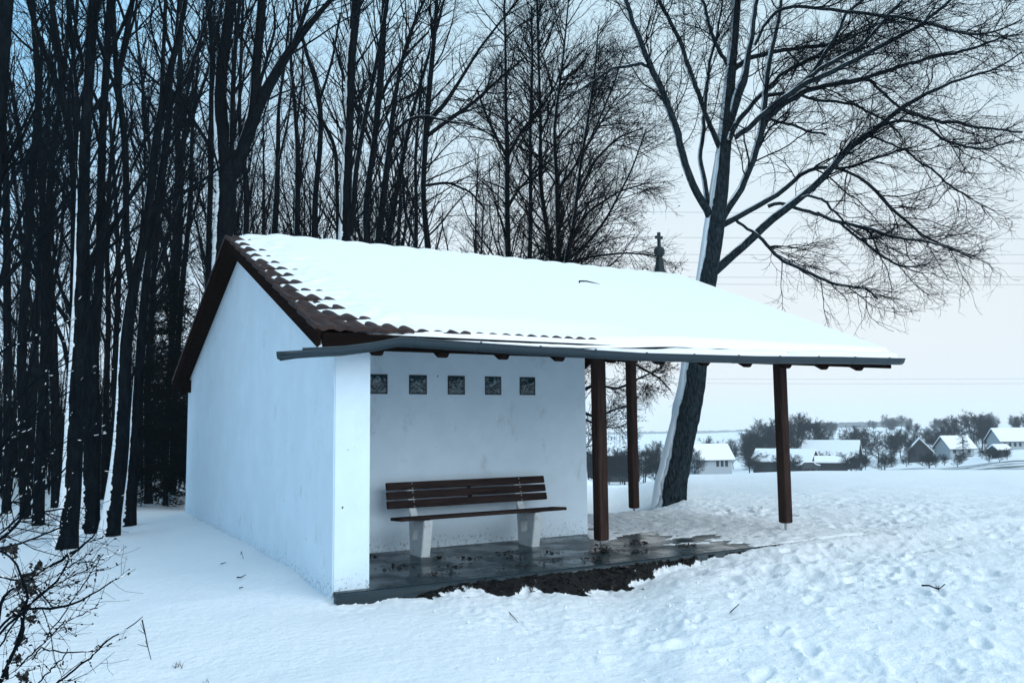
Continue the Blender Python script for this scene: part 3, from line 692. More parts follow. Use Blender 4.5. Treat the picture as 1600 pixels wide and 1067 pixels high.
def near_depth(u, v, drawn, depth):
    # depth of the nearest already built stem where a new one springs from it
    best = None
    for a_ in range(len(drawn)-1):
        (u0, v0, d0), (u1, v1, d1) = drawn[a_], drawn[a_+1]
        L2 = (u1-u0)**2+(v1-v0)**2+1e-6; t_ = min(max(((u-u0)*(u1-u0)+(v-v0)*(v1-v0))/L2, 0), 1)
        q = math.hypot(u0+t_*(u1-u0)-u, v0+t_*(v1-v0)-v)
        if best is None or q < best[0]: best = (q, d0+t_*(d1-d0))
    return depth if best is None or best[0] > 25 else best[1]
def make_tree(name, label, depth, stems, group=None, cat='tree', n1=34, n2=150, n3=450, bark_m=None, twig_m=None, trop=(0, 0, 0.5), l1=(1.2, 3.2), l2=(0.5, 1.5), l3=(0.25, 0.7), a1=(20, 48), scale=1.0, seed=0, base=None, side=None, spread=0.25, leaves=0, rmin=0.0045, snowstrip=None):
    r = np.random.default_rng(1000+seed)
    Ps = []; Rs = []; first = None; drawn = []
    for si, s in enumerate(stems):
        dd = depth; pts = []
        k = 0 if si == 0 else r.uniform(-spread, spread); s0 = s[0]
        d0 = near_depth(s0[0], s0[1], drawn, depth)
        for (u, v, w) in s:
            dist = math.hypot(u-s0[0], v-s0[1])*depth/FOC
            dp = d0+k*dist; p = at(u, v, dp); drawn.append((u, v, dp)); pts.append((*p, 0.5*w*dp/FOC))
        if si == 0:
            x, y = pts[0][0], pts[0][1]
            if base is not None: x, y = base
            zg = gz(x, y)
            if pts[0][2] > zg+0.35: pts.insert(0, (x, y, zg-0.08, pts[0][3]*1.18))
            else: pts[0] = (pts[0][0], pts[0][1], zg-0.1, pts[0][3])
            first = (pts[0][0], pts[0][1], zg)
        q = resample(pts, 26 if si == 0 else 18)
        if si == 0: q[0, 3] *= 1.15
        Ps.append(q[:, :3]); Rs.append(q[:, 3])
    root = empty(name, first, label, cat, group)
    g = [(P[None], Rr[None], 12) for P, Rr in zip(Ps, Rs)]
    V, F = tubes(g)
    # roughen trunk surface
    link('trunk', npmesh('trunk', V, F), bark_m or M_BARK, root)
    K = 18; PP = np.stack([resample(np.column_stack([p, q_]), K)[:, :3] for p, q_ in zip(Ps, Rs)]); RR = np.stack([resample(np.column_stack([p, q_]), K)[:, 3] for p, q_ in zip(Ps, Rs)])
    t00 = 0.30 if len(stems) == 1 else 0.22
    A1, R1 = grow(PP, RR, n1, 9, l1[0]*scale, l1[1]*scale, a1[0], a1[1], trop, 0.10, 0.011, rmin*1.6, t0=t00, r=r, side=side)
    A2, R2 = grow(A1, R1, n2, 7, l2[0]*scale, l2[1]*scale, 22, 55, tuple(x*0.6 for x in trop), 0.13, 0.008, rmin*1.15, r=r)
    A3, R3 = grow(A2, R2, n3, 5, l3[0]*scale, l3[1]*scale, 20, 60, tuple(x*0.4 for x in trop), 0.16, 0.008, rmin, r=r)
    V, F = tubes([(A1, R1, 5), (A2, R2, 4), (A3, R3, 3)])
    link('crown', npmesh('crown', V, F), twig_m or M_TWIG, root)
    if leaves:
        idx = r.integers(0, len(A3), leaves); kk = r.integers(1, 5, leaves); c = A3[idx, kk]+r.normal(size=(leaves, 3))*0.02
        keep = fbm(c[:, 0]*0.9+c[:, 2]*0.3, c[:, 2]*1.1, 2, 71) > 0.04; c = c[keep]; m_ = len(c)
        a_ = r.normal(size=(m_, 3)); a_ /= np.linalg.norm(a_, axis=1)[:, None]; b_ = np.cross(a_, r.normal(size=(m_, 3))); b_ /= np.linalg.norm(b_, axis=1)[:, None]
        s_ = r.uniform(0.02, 0.045, m_)[:, None]
        V = np.stack([c-a_*s_, c+b_*s_*0.5, c+a_*s_, c-b_*s_*0.5], 1).reshape(-1, 3); F = np.arange(m_*4).reshape(-1, 4)
        link('dry_leaves', npmesh('dry_leaves', V, F, False), M_LEAF, root)
    if snowstrip:
        snow_strip(root, Ps[0], Rs[0], *snowstrip, r=r, wid=1.15)
    return root
def snow_strip(root, P, R, frac0, frac1, amount, r=None, wid=0.85):
    """a plastered strip of blown snow along the windward side of a trunk"""
    r = r or rng
    K = len(P); q = resample(np.column_stack([P, R]), 360); i0, i1 = int(frac0*359), int(frac1*359)+1; q = q[i0:i1]; m_ = len(q)
    P_ = q[:, :3]; Rr = q[:, 3]; T = np.gradient(P_, axis=0); T /= np.linalg.norm(T, axis=1)[:, None]
    wdir = np.array([-0.90, 0.26, 0.10]); A = wdir-(T@wdir)[:, None]*T; A /= np.linalg.norm(A, axis=1)[:, None]; B = np.cross(T, A)
    n = 9; an = np.linspace(-1, 1, n); V = np.zeros((m_, n, 3))
    w = wid*(0.72+0.45*np.interp(np.linspace(0, 1, m_), np.linspace(0, 1, 26), r.random(26))+0.30*np.interp(np.linspace(0, 1, m_), np.linspace(0, 1, 90), r.random(90)-0.5)+0.14*(r.random(m_)-0.5))*np.linspace(1.12, 0.62, m_)
    w *= np.minimum(1, np.minimum(np.arange(m_)/6.0+0.25, (m_-1-np.arange(m_))/40.0+0.03))
    for j, a_ in enumerate(an):
        ang = a_*math.radians(52)*w; th = (1+amount*(1-a_**2)*w)+0.02*(np.abs(a_) < 0.99)
        th = np.where(np.abs(a_) > 0.99, 0.97, th)
        V[:, j] = P_+(Rr*th)[:, None]*(np.cos(ang)[:, None]*A+np.sin(ang)[:, None]*B)
    i = np.arange(m_-1)[:, None]*n; j = np.arange(n-1)[None, :]
    F = np.stack([i+j, i+j+1, i+n+j+1, i+n+j], -1).reshape(-1, 4)
    return link('trunk_snow', npmesh('trunk_snow', V.reshape(-1, 3), F), M_SNOW, root)

# ------------------------------------------------------------------ the leaning tree by the porch
def big_tree():
    depth = 17.9; r = np.random.default_rng(77)
    trunk = [(1044, 768, 50), (1050, 752, 44), (1062, 693, 40), (1075, 640, 39), (1083, 590, 38), (1088, 540, 35), (1097, 480, 31), (1102, 452, 30), (1115, 366, 30), (1123, 302, 27), (1129, 250, 22), (1134, 205, 20), (1138, 151, 18), (1142, 108, 15), (1146, 65, 14), (1151, 0, 12), (1158, -120, 9), (1162, -260, 5)]
    limbs = [
     [(1138,200,12),(1154,142,14),(1162,120,12),(1171,77,8),(1180,0,7),(1190,-120,4)],
     [(1108,385,12),(1118,358,11),(1132,332,10),(1154,302,10),(1175,254,10),(1193,194,11),(1193,164,9),(1201,95,8),(1214,43,6),(1223,0,5),(1236,-90,3)],
     [(1195,188,9),(1222,160,8),(1251,144,8),(1287,130,7),(1332,126,6),(1354,121,5),(1377,144,4),(1408,171,4),(1440,182,3)],
     [(1150,215,8),(1190,178,8),(1215,157,8),(1260,121,8),(1291,76,6),(1309,45,5),(1318,22,5),(1350,0,4),(1400,-40,3)],
     [(1200,172,8),(1225,152,8),(1251,135,8),(1323,103,7),(1390,67,6),(1440,40,5),(1489,2,4),(1530,-40,3)],
     [(1245,140,6),(1275,112,6),(1305,94,6),(1350,67,5),(1408,4,4),(1430,-50,3)],
     [(1140,220,9),(1152,189,8),(1188,148,6),(1225,115,5),(1260,94,5),(1296,72,4),(1350,49,3)],
     [(1112,345,13),(1105,326,12),(1080,292,11),(1066,252,11),(1053,202,10),(1039,162,10),(1021,117,9),(994,58,8),(974,0,7),(960,-60,5),(950,-130,3)],
     [(1021,120,5),(1010,108,5),(990,101,5),(958,108,4),(922,130,3),(890,150,2)],
     [(1127,235,9),(1119,220,8),(1102,180,7),(1080,117,7),(1057,54,6),(1030,0,5),(1010,-60,3)],
     [(1112,330,9),(1105,310,8),(1096,252,7),(1096,180,6),(1102,121,5),(1112,70,4),(1125,27,3),(1130,-20,2)],
     [(1141,115,7),(1132,94,6),(1111,54,6),(1091,0,5),(1080,-60,3)],
     [(1128,352,11),(1138,346,9),(1170,331,9),(1206,310,8),(1237,288,7),(1250,272,6),(1269,265,6),(1291,261,5),(1327,270,4),(1359,288,5),(1386,319,5),(1417,346,4),(1453,373,3),(1485,387,3),(1521,405,2)],
     [(1115,425,15),(1125,416,13),(1170,378,12),(1215,337,12),(1282,279,10),(1327,229,9),(1372,198,8),(1413,166,7),(1440,151,6),(1498,126,4),(1552,112,3),(1597,81,2)],
     [(1410,170,5),(1440,182,5),(1485,189,5),(1530,198,4),(1597,207,3)],
     [(1380,193,4),(1408,189,4),(1449,202,4),(1485,220,4),(1539,234,3),(1584,220,2)],
     [(1350,212,4),(1377,218,3),(1417,238,3),(1453,265,3),(1485,292,3),(1520,312,2)],
     [(1200,322,6),(1215,315,5),(1242,324,5),(1305,342,5),(1372,360,5),(1417,373,4),(1449,378,3),(1490,392,2)],
     [(1275,333,4),(1305,346,4),(1341,373,4),(1372,396,4),(1408,414,3),(1450,412,2)],
     [(1150,341,5),(1160,350,4),(1188,369,5),(1215,400,5),(1269,425,5),(1305,441,4),(1350,450,3),(1372,468,2)],
     [(1180,70,5),(1205,20,5),(1237,9,5),(1300,15,5),(1377,22,5),(1431,31,4),(1498,49,4),(1552,52,3),(1597,31,2)],
     [(1145,110,8),(1170,90,7),(1224,81,6),(1291,72,5),(1350,49,4),(1420,20,3)],
     [(1310,130,6),(1332,128,6),(1395,108,6),(1440,94,5),(1485,83,5),(1530,72,4),(1575,54,2)],
     [(1190,150,6),(1230,145,5),(1270,155,4),(1310,160,4),(1345,165,4),(1380,185,3),(1410,215,2)],
     [(1175,240,4),(1200,190,4),(1240,195,4),(1290,211,3)],
     [(1290,262,4),(1330,262,4),(1370,250,3),(1420,232,3)],
     [(1222,333,4),(1258,305,4),(1290,310,4),(1320,345,3),(1355,378,3)],
    ]
    root_p = at(1045, 768, depth); root_p[2] = gz(root_p[0], root_p[1])
    root = empty('old_leaning_tree', root_p, 'large bare tree leaning over the porch, its trunk plastered with snow on one side', 'tree')
    drawn = []
    def conv(s, k):
        pts = []; new = []; d0 = near_depth(s[0][0], s[0][1], drawn, depth)
        for (u, v, w) in s:
            dist = math.hypot(u-s[0][0], v-s[0][1])*depth/FOC
            dp = d0+k*dist; pts.append((*at(u, v, dp), 0.5*w*dp/FOC*1.05)); new.append((u, v, dp))
        drawn.extend(new); return pts
    tp = resample(conv(trunk, 0), 70); tp[0, 2] = root_p[2]-0.15
    # lumpy trunk with bark ridges
    n = 40; V = []; T = np.gradient(tp[:, :3], axis=0); T /= np.linalg.norm(T, axis=1)[:, None]; A = np.cross(T, np.array([0.3, 1, 0])); A /= np.linalg.norm(A, axis=1)[:, None]; B = np.cross(A, T)
    fine = resample(tp, 320); T = np.gradient(fine[:, :3], axis=0); T /= np.linalg.norm(T, axis=1)[:, None]; A = np.cross(T, np.array([0.3, 1, 0])); A /= np.linalg.norm(A, axis=1)[:, None]; B = np.cross(A, T)
    an = np.arange(n)*2*math.pi/n; s_ = np.linspace(0, 1, len(fine))*18
    AA, SS = np.meshgrid(an, s_)
    rough = 1+0.10*fbm(np.cos(AA)*4+3, SS*1.4+np.sin(AA)*4, 4, 81, 0.6)+0.16*np.abs(fbm(np.cos(AA)*9+5, SS*3+np.sin(AA)*9, 3, 83, 0.7))+0.05*np.sin(AA*7+fbm(AA*0, SS*0.8, 2, 84)*4)
    # a burl just under the eave
    rough += 0.20*np.exp(-((SS-2.75)/0.35)**2)*np.exp(-((np.cos(AA)-0.6))**2*3)
    RR = fine[:, 3][:, None]*rough*0.97
    V = fine[:, None, :3]+RR[..., None]*(np.cos(AA)[..., None]*A[:, None]+np.sin(AA)[..., None]*B[:, None])
    i = np.arange(len(fine)-1)[:, None]*n; j = np.arange(n)[None, :]; F = np.stack([i+j, i+n+j, i+n+(j+1) % n, i+(j+1) % n], -1).reshape(-1, 4)
    link('trunk', npmesh('trunk', V.reshape(-1, 3), F), M_BARKB, root)
    snow_strip(root, tp[:, :3], tp[:, 3]*1.04, 0.0, 0.70, 0.0, r, 0.56)
    # ivy-like ruff between snow and bark
    Ps = [tp[:, :3]]; Rs = [tp[:, 3]]; allP = []; allR = []
    for li, l in enumerate(limbs):
        k = r.uniform(-0.3, 0.3); q = resample(conv(l, k), 30)
        # small crookedness, real limbs are never drawn with a ruler
        wob = np.cumsum(r.normal(size=(30, 3))*0.012, axis=0); wob -= np.linspace(0, 1, 30)[:, None]*wob[-1]; q[:, :3] += wob
        V, F = tubes([(q[None, :, :3], q[None, :, 3], 10)])
        link('limb', npmesh('limb', V, F), M_BARKB, root); allP.append(q[:, :3]); allR.append(q[:, 3])
        # snow lying on the upper side of the limb
        Pq = q[:, :3]; T = np.gradient(Pq, axis=0); T /= np.linalg.norm(T, axis=1)[:, None]
        up = np.array([-0.35, 0, 1.0]); Aq = up-(T@up)[:, None]*T; nrm = np.linalg.norm(Aq, axis=1); Aq /= nrm[:, None]+1e-6
        off = Pq+Aq*(q[:, 3]*0.55)[:, None]; mask = (0.35+0.9*r.random(30))*np.clip(nrm*1.2, 0, 1)
        rs = np.clip(q[:, 3]*0.66, 0.004, 0.06)*np.clip(mask, 0.25, 1.05)*np.linspace(1, 0.75, 30)
        V, F = tubes([(off[None], rs[None], 7)]); link('limb_snow', npmesh('limb_snow', V, F), M_SNOW, root)
    PP = np.stack([resample(np.column_stack([p, q]), 24)[:, :3] for p, q in zip(allP, allR)]); RR = np.stack([resample(np.column_stack([p, q]), 24)[:, 3] for p, q in zip(allP, allR)])
    sd = RT*0.5+np.array([0, 0, 0.1])
    A1, R1 = grow(PP, RR, 540, 11, 0.8, 2.3, 22, 60, (0.12, -0.05, 0.02), 0.16, 0.009, 0.0078, t0=0.25, r=r, side=sd)
    A2, R2 = grow(A1, R1, 3800, 8, 0.4, 1.2, 22, 60, (0.05, 0, -0.02), 0.19, 0.0075, 0.0050, r=r, side=sd*0.5)
    A3, R3 = grow(A2, R2, 13000, 6, 0.15, 0.55, 20, 65, (0.0, 0, 0.06), 0.2, 0.007, 0.0035, r=r)
    V, F = tubes([(A1, R1, 5), (A2, R2, 4), (A3, R3, 3)])
    link('crown', npmesh('crown', V, F), M_TWIG, root)
big_tree()

# ------------------------------------------------------------------ woodland trees drawn stem by stem
WL = 'bare trees at the edge of the wood'
T_ = make_tree
T_('bare_tree', 'thick dark trunk cut by the left edge of the photo', 9.0, [[(-75,900,58),(-30,400,46),(-8,140,36),(4,0,30),(22,-150,24)]], WL, seed=1, n1=20, n2=80, n3=200)
T_('bare_tree', 'straight trunk nearest the path into the wood, wide snow stripe down its left side', 11.0, [[(102,852,36),(106,830,31),(113,772,28),(117,667,26),(123,562,24),(127,457,21),(132,225,17),(140,112,15),(146,0,14),(154,-160,11)],[(131,240,8),(120,150,6),(112,60,5),(106,-40,4)],[(143,60,7),(160,-20,5),(180,-90,4)]], WL, seed=2, n1=24, n2=100, n3=280, snowstrip=(0.0, 0.75, 0.10))
T_('bare_tree', 'forked trunk standing just behind the striped straight one', 12.6, [[(141,828,30),(142,720,27),(142,562,22),(147,508,18),(155,457,14),(157,352,13),(160,197,12),(168,84,11),(171,0,9),(178,-120,7)],[(142,540,12),(132,430,11),(128,330,9),(118,200,8),(112,100,6)],[(166,100,6),(200,20,5),(225,-60,4)]], WL, seed=3, n1=24, n2=100, n3=280, snowstrip=(0.0, 0.35, 0.12))
T_('bare_tree', 'curved trunk with thin snow line that forks at mid height, second from the shelter', 12.2, [[(171,832,30),(175,805,27),(189,720,24),(194,615,20),(196,536,18),(207,457,17),(213,425,15),(230,352,13),(239,253,13),(247,197,12),(252,171,12),(266,107,10),(284,43,8),(291,0,7),(302,-100,5)],[(206,450,11),(200,405,10),(197,379,10),(197,253,10),(191,174,10),(183,135,9),(180,84,8),(176,0,8),(172,-80,5)],[(184,140,8),(186,118,8),(194,70,8),(208,0,7),(216,-60,5)],[(254,175,7),(270,150,6),(291,128,6),(316,53,4),(330,0,3)],[(250,190,6),(254,107,6),(259,0,6),(262,-60,4)],[(203,270,4),(225,225,4),(247,190,3)]], WL, seed=4, n1=24, n2=100, n3=280, snowstrip=(0.0, 0.38, 0.11))
T_('bare_tree', 'slim trunk leaning right, close to the left end of the shelter', 13.4, [[(200,818,24),(205,770,18),(212,667,15),(218,562,13),(225,457,12),(239,352,9),(252,270,8),(262,180,6),(275,60,5),(282,-40,4)]], WL, seed=5, n1=24, n2=100, n3=280, snowstrip=(0.0, 0.3, 0.1))
T_('bare_tree', 'trunk splitting into two spreading arms high on the left', 15.0, [[(114,830,24),(117,600,18),(119,298,15),(110,197,13),(98,157,12),(84,118,9),(59,56,7),(42,0,6),(30,-60,4)],[(100,162,9),(96,126,9),(93,84,9),(80,0,8),(74,-60,5)],[(109,190,6),(107,160,6),(115,84,6),(121,0,5)]], WL, seed=6, n1=24, n2=100, n3=280)
T_('bare_tree', 'massive trunk rising behind the shelter ridge and dividing into four stems', 17.5, [[(349,372,28),(352,330,27),(357,285,29),(357,252,34),(350,225,24),(345,200,20),(343,125,18),(357,36,17),(361,0,16),(370,-150,13)],[(360,262,10),(362,235,8),(364,142,8),(366,89,7),(375,0,6),(380,-60,4)],[(362,275,22),(377,242,20),(391,200,20),(405,160,19),(434,110,15),(455,75,13),(480,43,10),(517,0,7),(550,-40,5)],[(392,190,13),(398,157,14),(400,107,15),(407,36,14),(409,0,13),(416,-120,10)],[(455,78,7),(468,45,7),(476,21,7),(485,0,5),(492,-50,4)],[(402,145,6),(420,82,5),(430,46,4),(428,10,3)],[(350,262,8),(343,255,7),(323,221,6),(291,171,5),(256,139,4),(220,107,4),(190,58,3)]], WL, seed=7, n1=130, n2=600, n3=1500, snowstrip=(0.05, 0.72, 0.16))
T_('bare_tree', 'thin upright trunk touching the massive one on its left', 21.0, [[(326,380,9),(330,249,8),(330,142,8),(334,71,10),(323,0,8),(318,-80,6)],[(333,80,5),(345,20,4),(352,-40,3)]], WL, seed=8)
T_('bare_tree', 'leaning thin trunk immediately right of the four stemmed tree', 24.0, [[(384,367,9),(386,303,9),(382,267,8),(373,196,6),(376,100,5),(380,0,4)]], WL, seed=9)
T_('bare_tree', 'slender trunk fourth from the ridge tip, widening at the roof', 27.0, [[(428,367,11),(432,320,9),(435,214,7),(434,160,5),(443,125,4),(452,20,3)],[(434,260,4),(450,190,3),(458,120,3)]], WL, seed=10)
T_('bare_tree', 'slender trunk with kinked top seen against pale sky over the roof', 27.0, [[(464,370,9),(466,249,8),(462,178,6),(453,100,5),(456,30,4),(462,-40,3)],[(464,190,4),(472,130,3),(474,60,3)]], WL, seed=11)
T_('bare_tree', 'trunk with wide fork above the roof left of the thick snowy one', 24.0, [[(492,376,11),(491,313,9),(501,231,8),(501,150,8),(488,110,7),(476,78,6),(465,30,5),(458,-40,4)],[(500,155,5),(510,125,4),(520,90,4),(532,20,3)],[(501,185,6),(518,215,6),(525,240,6),(527,319,6),(528,385,6)]], WL, seed=12)
T_('bare_tree', 'thick trunk with bright snow edge in the middle of the row over the roof', 20.0, [[(538,385,18),(542,281,16),(546,169,14),(549,75,14),(559,0,14),(567,-140,10)],[(548,368,8),(551,349,8),(556,262,8),(570,187,7),(589,94,6),(600,30,5),(610,-40,4)],[(547,60,6),(552,0,5),(548,-60,4)]], WL, seed=13, n1=110, n2=550, snowstrip=(0.3, 0.95, 0.12))
T_('bare_tree', 'crooked trunk right of the snow edged one, leaning out then upright', 22.0, [[(575,385,12),(570,345,9),(570,319,9),(585,225,9),(592,150,11),(598,75,11),(600,0,8),(604,-80,6)],[(592,160,6),(610,120,5),(640,80,4),(670,50,3)],[(586,235,6),(565,190,5),(540,130,4),(520,60,3)]], WL, seed=14, n1=110)
T_('bare_tree', 'smooth trunk leaning steadily right from the roof edge', 23.0, [[(589,386,11),(600,300,11),(609,225,9),(615,161,7),(628,94,6),(641,45,5),(664,0,4),(690,-60,3)],[(612,210,5),(640,185,4),(665,181,4),(700,190,3),(740,195,2)]], WL, seed=15, n1=110)
T_('bare_tree', 'darker companion stem just right of the steadily leaning trunk', 25.0, [[(604,386,10),(619,300,8),(630,244,7),(641,188,6),(660,120,5),(680,50,4),(700,-20,3)]], WL, seed=16, n1=100)
T_('bare_tree', 'dark trunk bent near its foot with long arms reaching right', 24.0, [[(670,398,11),(667,360,9),(660,319,8),(664,225,9),(671,131,9),(679,56,7),(682,0,5),(690,-80,4)],[(666,200,9),(671,187,8),(694,165,7),(720,124,5),(750,75,4),(780,37,3),(810,0,3)],[(664,215,7),(697,191,6),(735,165,5),(780,124,4),(820,90,3)],[(664,290,5),(700,285,4),(735,300,3),(760,330,2)],[(671,135,5),(640,150,4),(600,170,3)]], WL, seed=17, n1=130, n2=700, n3=2000, a1=(30, 65), trop=(0.15, 0, 0.15))
T_('bare_tree', 'pair of thin stems low in the gap before the bent trunk', 30.0, [[(649,394,7),(651,330,6),(648,250,5),(655,170,4),(660,90,3)],[(649,380,5),(632,330,5),(628,260,4),(630,190,3)]], WL, seed=18)
T_('bare_tree', 'straight pole with radiating arms where it forks above the roof', 25.0, [[(794,408,10),(792,310,8),(793,243,8),(790,165,5),(790,82,4),(788,0,3)],[(793,246,6),(777,219,5),(760,181,4),(745,140,3)],[(793,244,6),(814,206,5),(839,177,4),(865,140,3),(890,80,2)],[(794,320,4),(815,290,4),(832,283,3),(860,250,2)]], WL, seed=19, n1=130, n2=800, n3=2200, a1=(30, 65), trop=(0.1, 0, 0.2))
T_('bare_tree', 'thin trunk between the radiating pole and the double trunk', 28.0, [[(827,412,8),(829,350,7),(829,289,6),(828,200,5),(832,100,4),(830,10,3)]], WL, seed=20, n1=120, n2=800, n3=2200, a1=(30, 65))
T_('bare_tree', 'left trunk of the crossing pair right of centre over the roof', 25.5, [[(864,418,9),(856,363,8),(843,289,7),(845,198,5),(841,82,4),(839,0,4)],[(845,210,4),(870,150,3),(895,110,3)]], WL, seed=21, n1=120, n2=800, n3=2300, a1=(28, 62), leaves=1800)
T_('bare_tree', 'right trunk of the crossing pair right of centre over the roof', 24.5, [[(873,418,9),(870,268,7),(864,206,5),(876,124,4),(884,50,3),(890,-20,2)],[(870,300,5),(905,250,4),(940,190,3),(965,150,2)]], WL, seed=22, n1=130, n2=900, n3=2600, a1=(30, 70), leaves=2200, side=RT*0.4)
T_('bare_tree', 'outermost wood tree whose fine branches arch toward the cross finial', 24.0, [[(880,424,9),(890,380,7),(897,351,6),(905,270,5),(917,198,4),(930,110,3),(935,40,2)],[(885,405,6),(905,395,5),(946,345,4),(988,264,3),(1010,200,2)],[(893,370,5),(920,330,4),(965,300,3),(1015,285,2)],[(900,310,5),(930,250,4),(965,215,3),(1005,200,2)],[(886,410,5),(930,400,4),(980,395,3),(1030,400,2)],[(907,250,4),(935,190,3),(960,130,3),(975,80,2)]], WL, seed=23, n1=260, n2=2000, n3=6500, a1=(25, 65), l1=(0.8, 2.2), l2=(0.4, 1.2), l3=(0.2, 0.6), trop=(0.12, 0, 0.0), leaves=6500, side=RT*0.4)
T_('bare_tree', 'low spreading tree behind the porch whose boughs hang below the eave', 21.0, [[(905,690,11),(900,600,10),(892,520,8),(880,440,6)],[(900,615,6),(930,600,5),(965,608,4),(1000,590,3),(1035,575,2)],[(903,640,5),(930,652,4),(960,640,3),(985,632,2)],[(897,570,6),(935,560,5),(985,565,4),(1030,590,3),(1048,610,2)],[(896,560,6),(930,540,5),(980,540,4),(1030,550,3)],[(904,650,4),(935,665,3),(965,669,2),(990,655,2)],[(894,540,6),(920,500,5),(960,470,4),(1010,450,3),(1050,440,2)]], WL, seed=24, n1=130, n2=900, n3=2600, a1=(25, 65), l1=(0.5, 1.4), l2=(0.3, 0.8), l3=(0.12, 0.4), trop=(0.1, 0, -0.15), side=RT*0.4, leaves=1500)
for i, (lab, d_, st_) in enumerate([
    ('thin dark trunk first inside the wood from the left edge', 17, [[(10,815,13),(12,560,12),(10,300,10),(2,100,8),(0,0,7)]]),
    ('tall trunk behind the foreground shrub, curving left then right', 16, [[(40,820,16),(33,560,14),(48,300,12),(62,150,10),(50,0,8)],[(45,320,6),(30,220,5),(15,120,4)]]),
    ('trunk leaning right with a snowy foot in the left wood', 15, [[(60,815,18),(63,700,16),(70,560,14),(72,400,12),(80,250,9),(100,120,7),(110,0,5)]]),
    ('slim trunk left of the striped straight trunk', 18, [[(88,812,16),(86,650,14),(82,480,12),(68,330,9),(60,200,7),(66,60,5)],[(80,470,6),(96,380,5),(100,280,4)]]),
    ('narrow pole seen in the gap between the two nearest left trunks', 20, [[(161,805,10),(165,640,9),(170,500,8),(166,380,7),(172,250,5),(190,120,4)],[(167,480,5),(185,400,4),(195,320,3)]]),
    ('pole between the curved trunk and the slim leaning trunk', 22, [[(182,800,11),(178,600,9),(186,430,8),(180,300,6),(170,160,5)]]),
    ('bare tree standing in front of the dark spruce by the shelter', 19, [[(232,795,13),(230,600,11),(240,440,9),(246,330,7),(262,240,6),(270,140,4)],[(240,440,5),(262,370,4),(285,300,3)]]),
    ('bare tree close behind the rear corner of the shelter', 20, [[(268,790,12),(274,600,10),(284,450,9),(298,320,7),(300,200,6),(310,90,4)],[(292,370,5),(310,310,4),(318,240,3)]]),
]):
    T_('bare_tree', lab, d_, st_, WL, seed=40+i, n1=26, n2=100, n3=240)

# ------------------------------------------------------------------ deeper trees: six grown kinds, copied
def grown_tree(seed, H, lean, kind):
    r = np.random.default_rng(seed); K = 20; zz = np.linspace(0, 1, K)
    wob = np.cumsum(r.normal(size=(K, 2))*0.05*H/16, axis=0)
    P = np.stack([lean[0]*zz*H+wob[:, 0], lean[1]*zz*H+wob[:, 1], zz*H-0.3*(zz == 0)], 1)[None]; R0 = H*0.0105
    R = (R0*(1-0.85*zz**1.1))[None]
    g = [(P, R, 8)]
    F1, FR = grow(P, R, 7 if kind != 'low' else 12, 14, H*0.35, H*0.6, 10, 28, (0, 0, 0.5), 0.05, 0.012, 0.02, t0=0.25, t1=0.7, r=r)
    g.append((F1, FR, 6))
    V1, Q1 = tubes(g)
    PP = np.concatenate([np.stack([resample(np.column_stack([P[0], R[0]]), 14)[:, :3]]), F1]); RR = np.concatenate([resample(np.column_stack([P[0], R[0]]), 14)[:, 3][None], FR])
    sp = (25, 55) if kind != 'wide' else (35, 75)
    A1, R1 = grow(PP, RR, 150, 9, H*0.10, H*0.24, *sp, (0, 0, 0.4), 0.10, 0.010, 0.009, t0=0.22, r=r)
    A2, R2 = grow(A1, R1, 600, 6, H*0.04, H*0.10, 25, 60, (0, 0, 0.2), 0.14, 0.008, 0.0068, r=r)
    A3, R3 = grow(A2, R2, 1300, 4, H*0.018, H*0.05, 20, 60, (0, 0, 0.1), 0.16, 0.008, 0.005, r=r)
    V2, Q2 = tubes([(A1, R1, 4), (A2, R2, 3), (A3, R3, 3)])
    return npmesh('trunk', V1, Q1), npmesh('crown', V2, Q2)
kinds = []
for i in range(6):
    tm, cm_ = grown_tree(300+i, [15, 17, 14, 16, 13, 15][i], [(0.04, 0), (-0.03, 0.02), (0.06, 0.02), (0, -0.03), (-0.05, 0), (0.02, 0.03)][i], 'wide' if i in (2, 4) else 'tall')
    tm.materials.append(M_BARKF); cm_.materials.append(M_TWIG); kinds.append((tm, cm_))
placed = []
r5 = np.random.default_rng(9)
def place_back(u, depth, k, sc):
    p = at(u, 660, depth); x, y = p[0], p[1]
    if -0.8 < x < 8.3 and -1 < y < 9.3: return
    o = empty('wood_tree', (x, y, gz(x, y)-0.05), 'thin bare tree standing deeper in the wood behind the edge trees', 'tree', 'thin bare trees deeper in the wood')
    for nm, me in zip(('trunk', 'crown'), kinds[k]):
        c = bpy.data.objects.new(nm, me); COL.objects.link(c); c.parent = o
    o.rotation_euler = (0, 0, r5.uniform(0, 6.28)); o.scale = (sc*0.9, sc*0.9, sc*r5.uniform(0.95, 1.2))
n_b = 0
for row, (d0, d1, cnt, u0, u1) in enumerate([(24, 30, 2, 180, 420), (30, 42, 6, 40, 700), (42, 60, 11, -60, 860)]):
    for i in range(cnt):
        u = u0+(u1-u0)*(i+r5.uniform(0.1, 0.9))/cnt; place_back(u, r5.uniform(d0, d1), int(r5.integers(0, 6)), r5.uniform(0.75, 1.15))
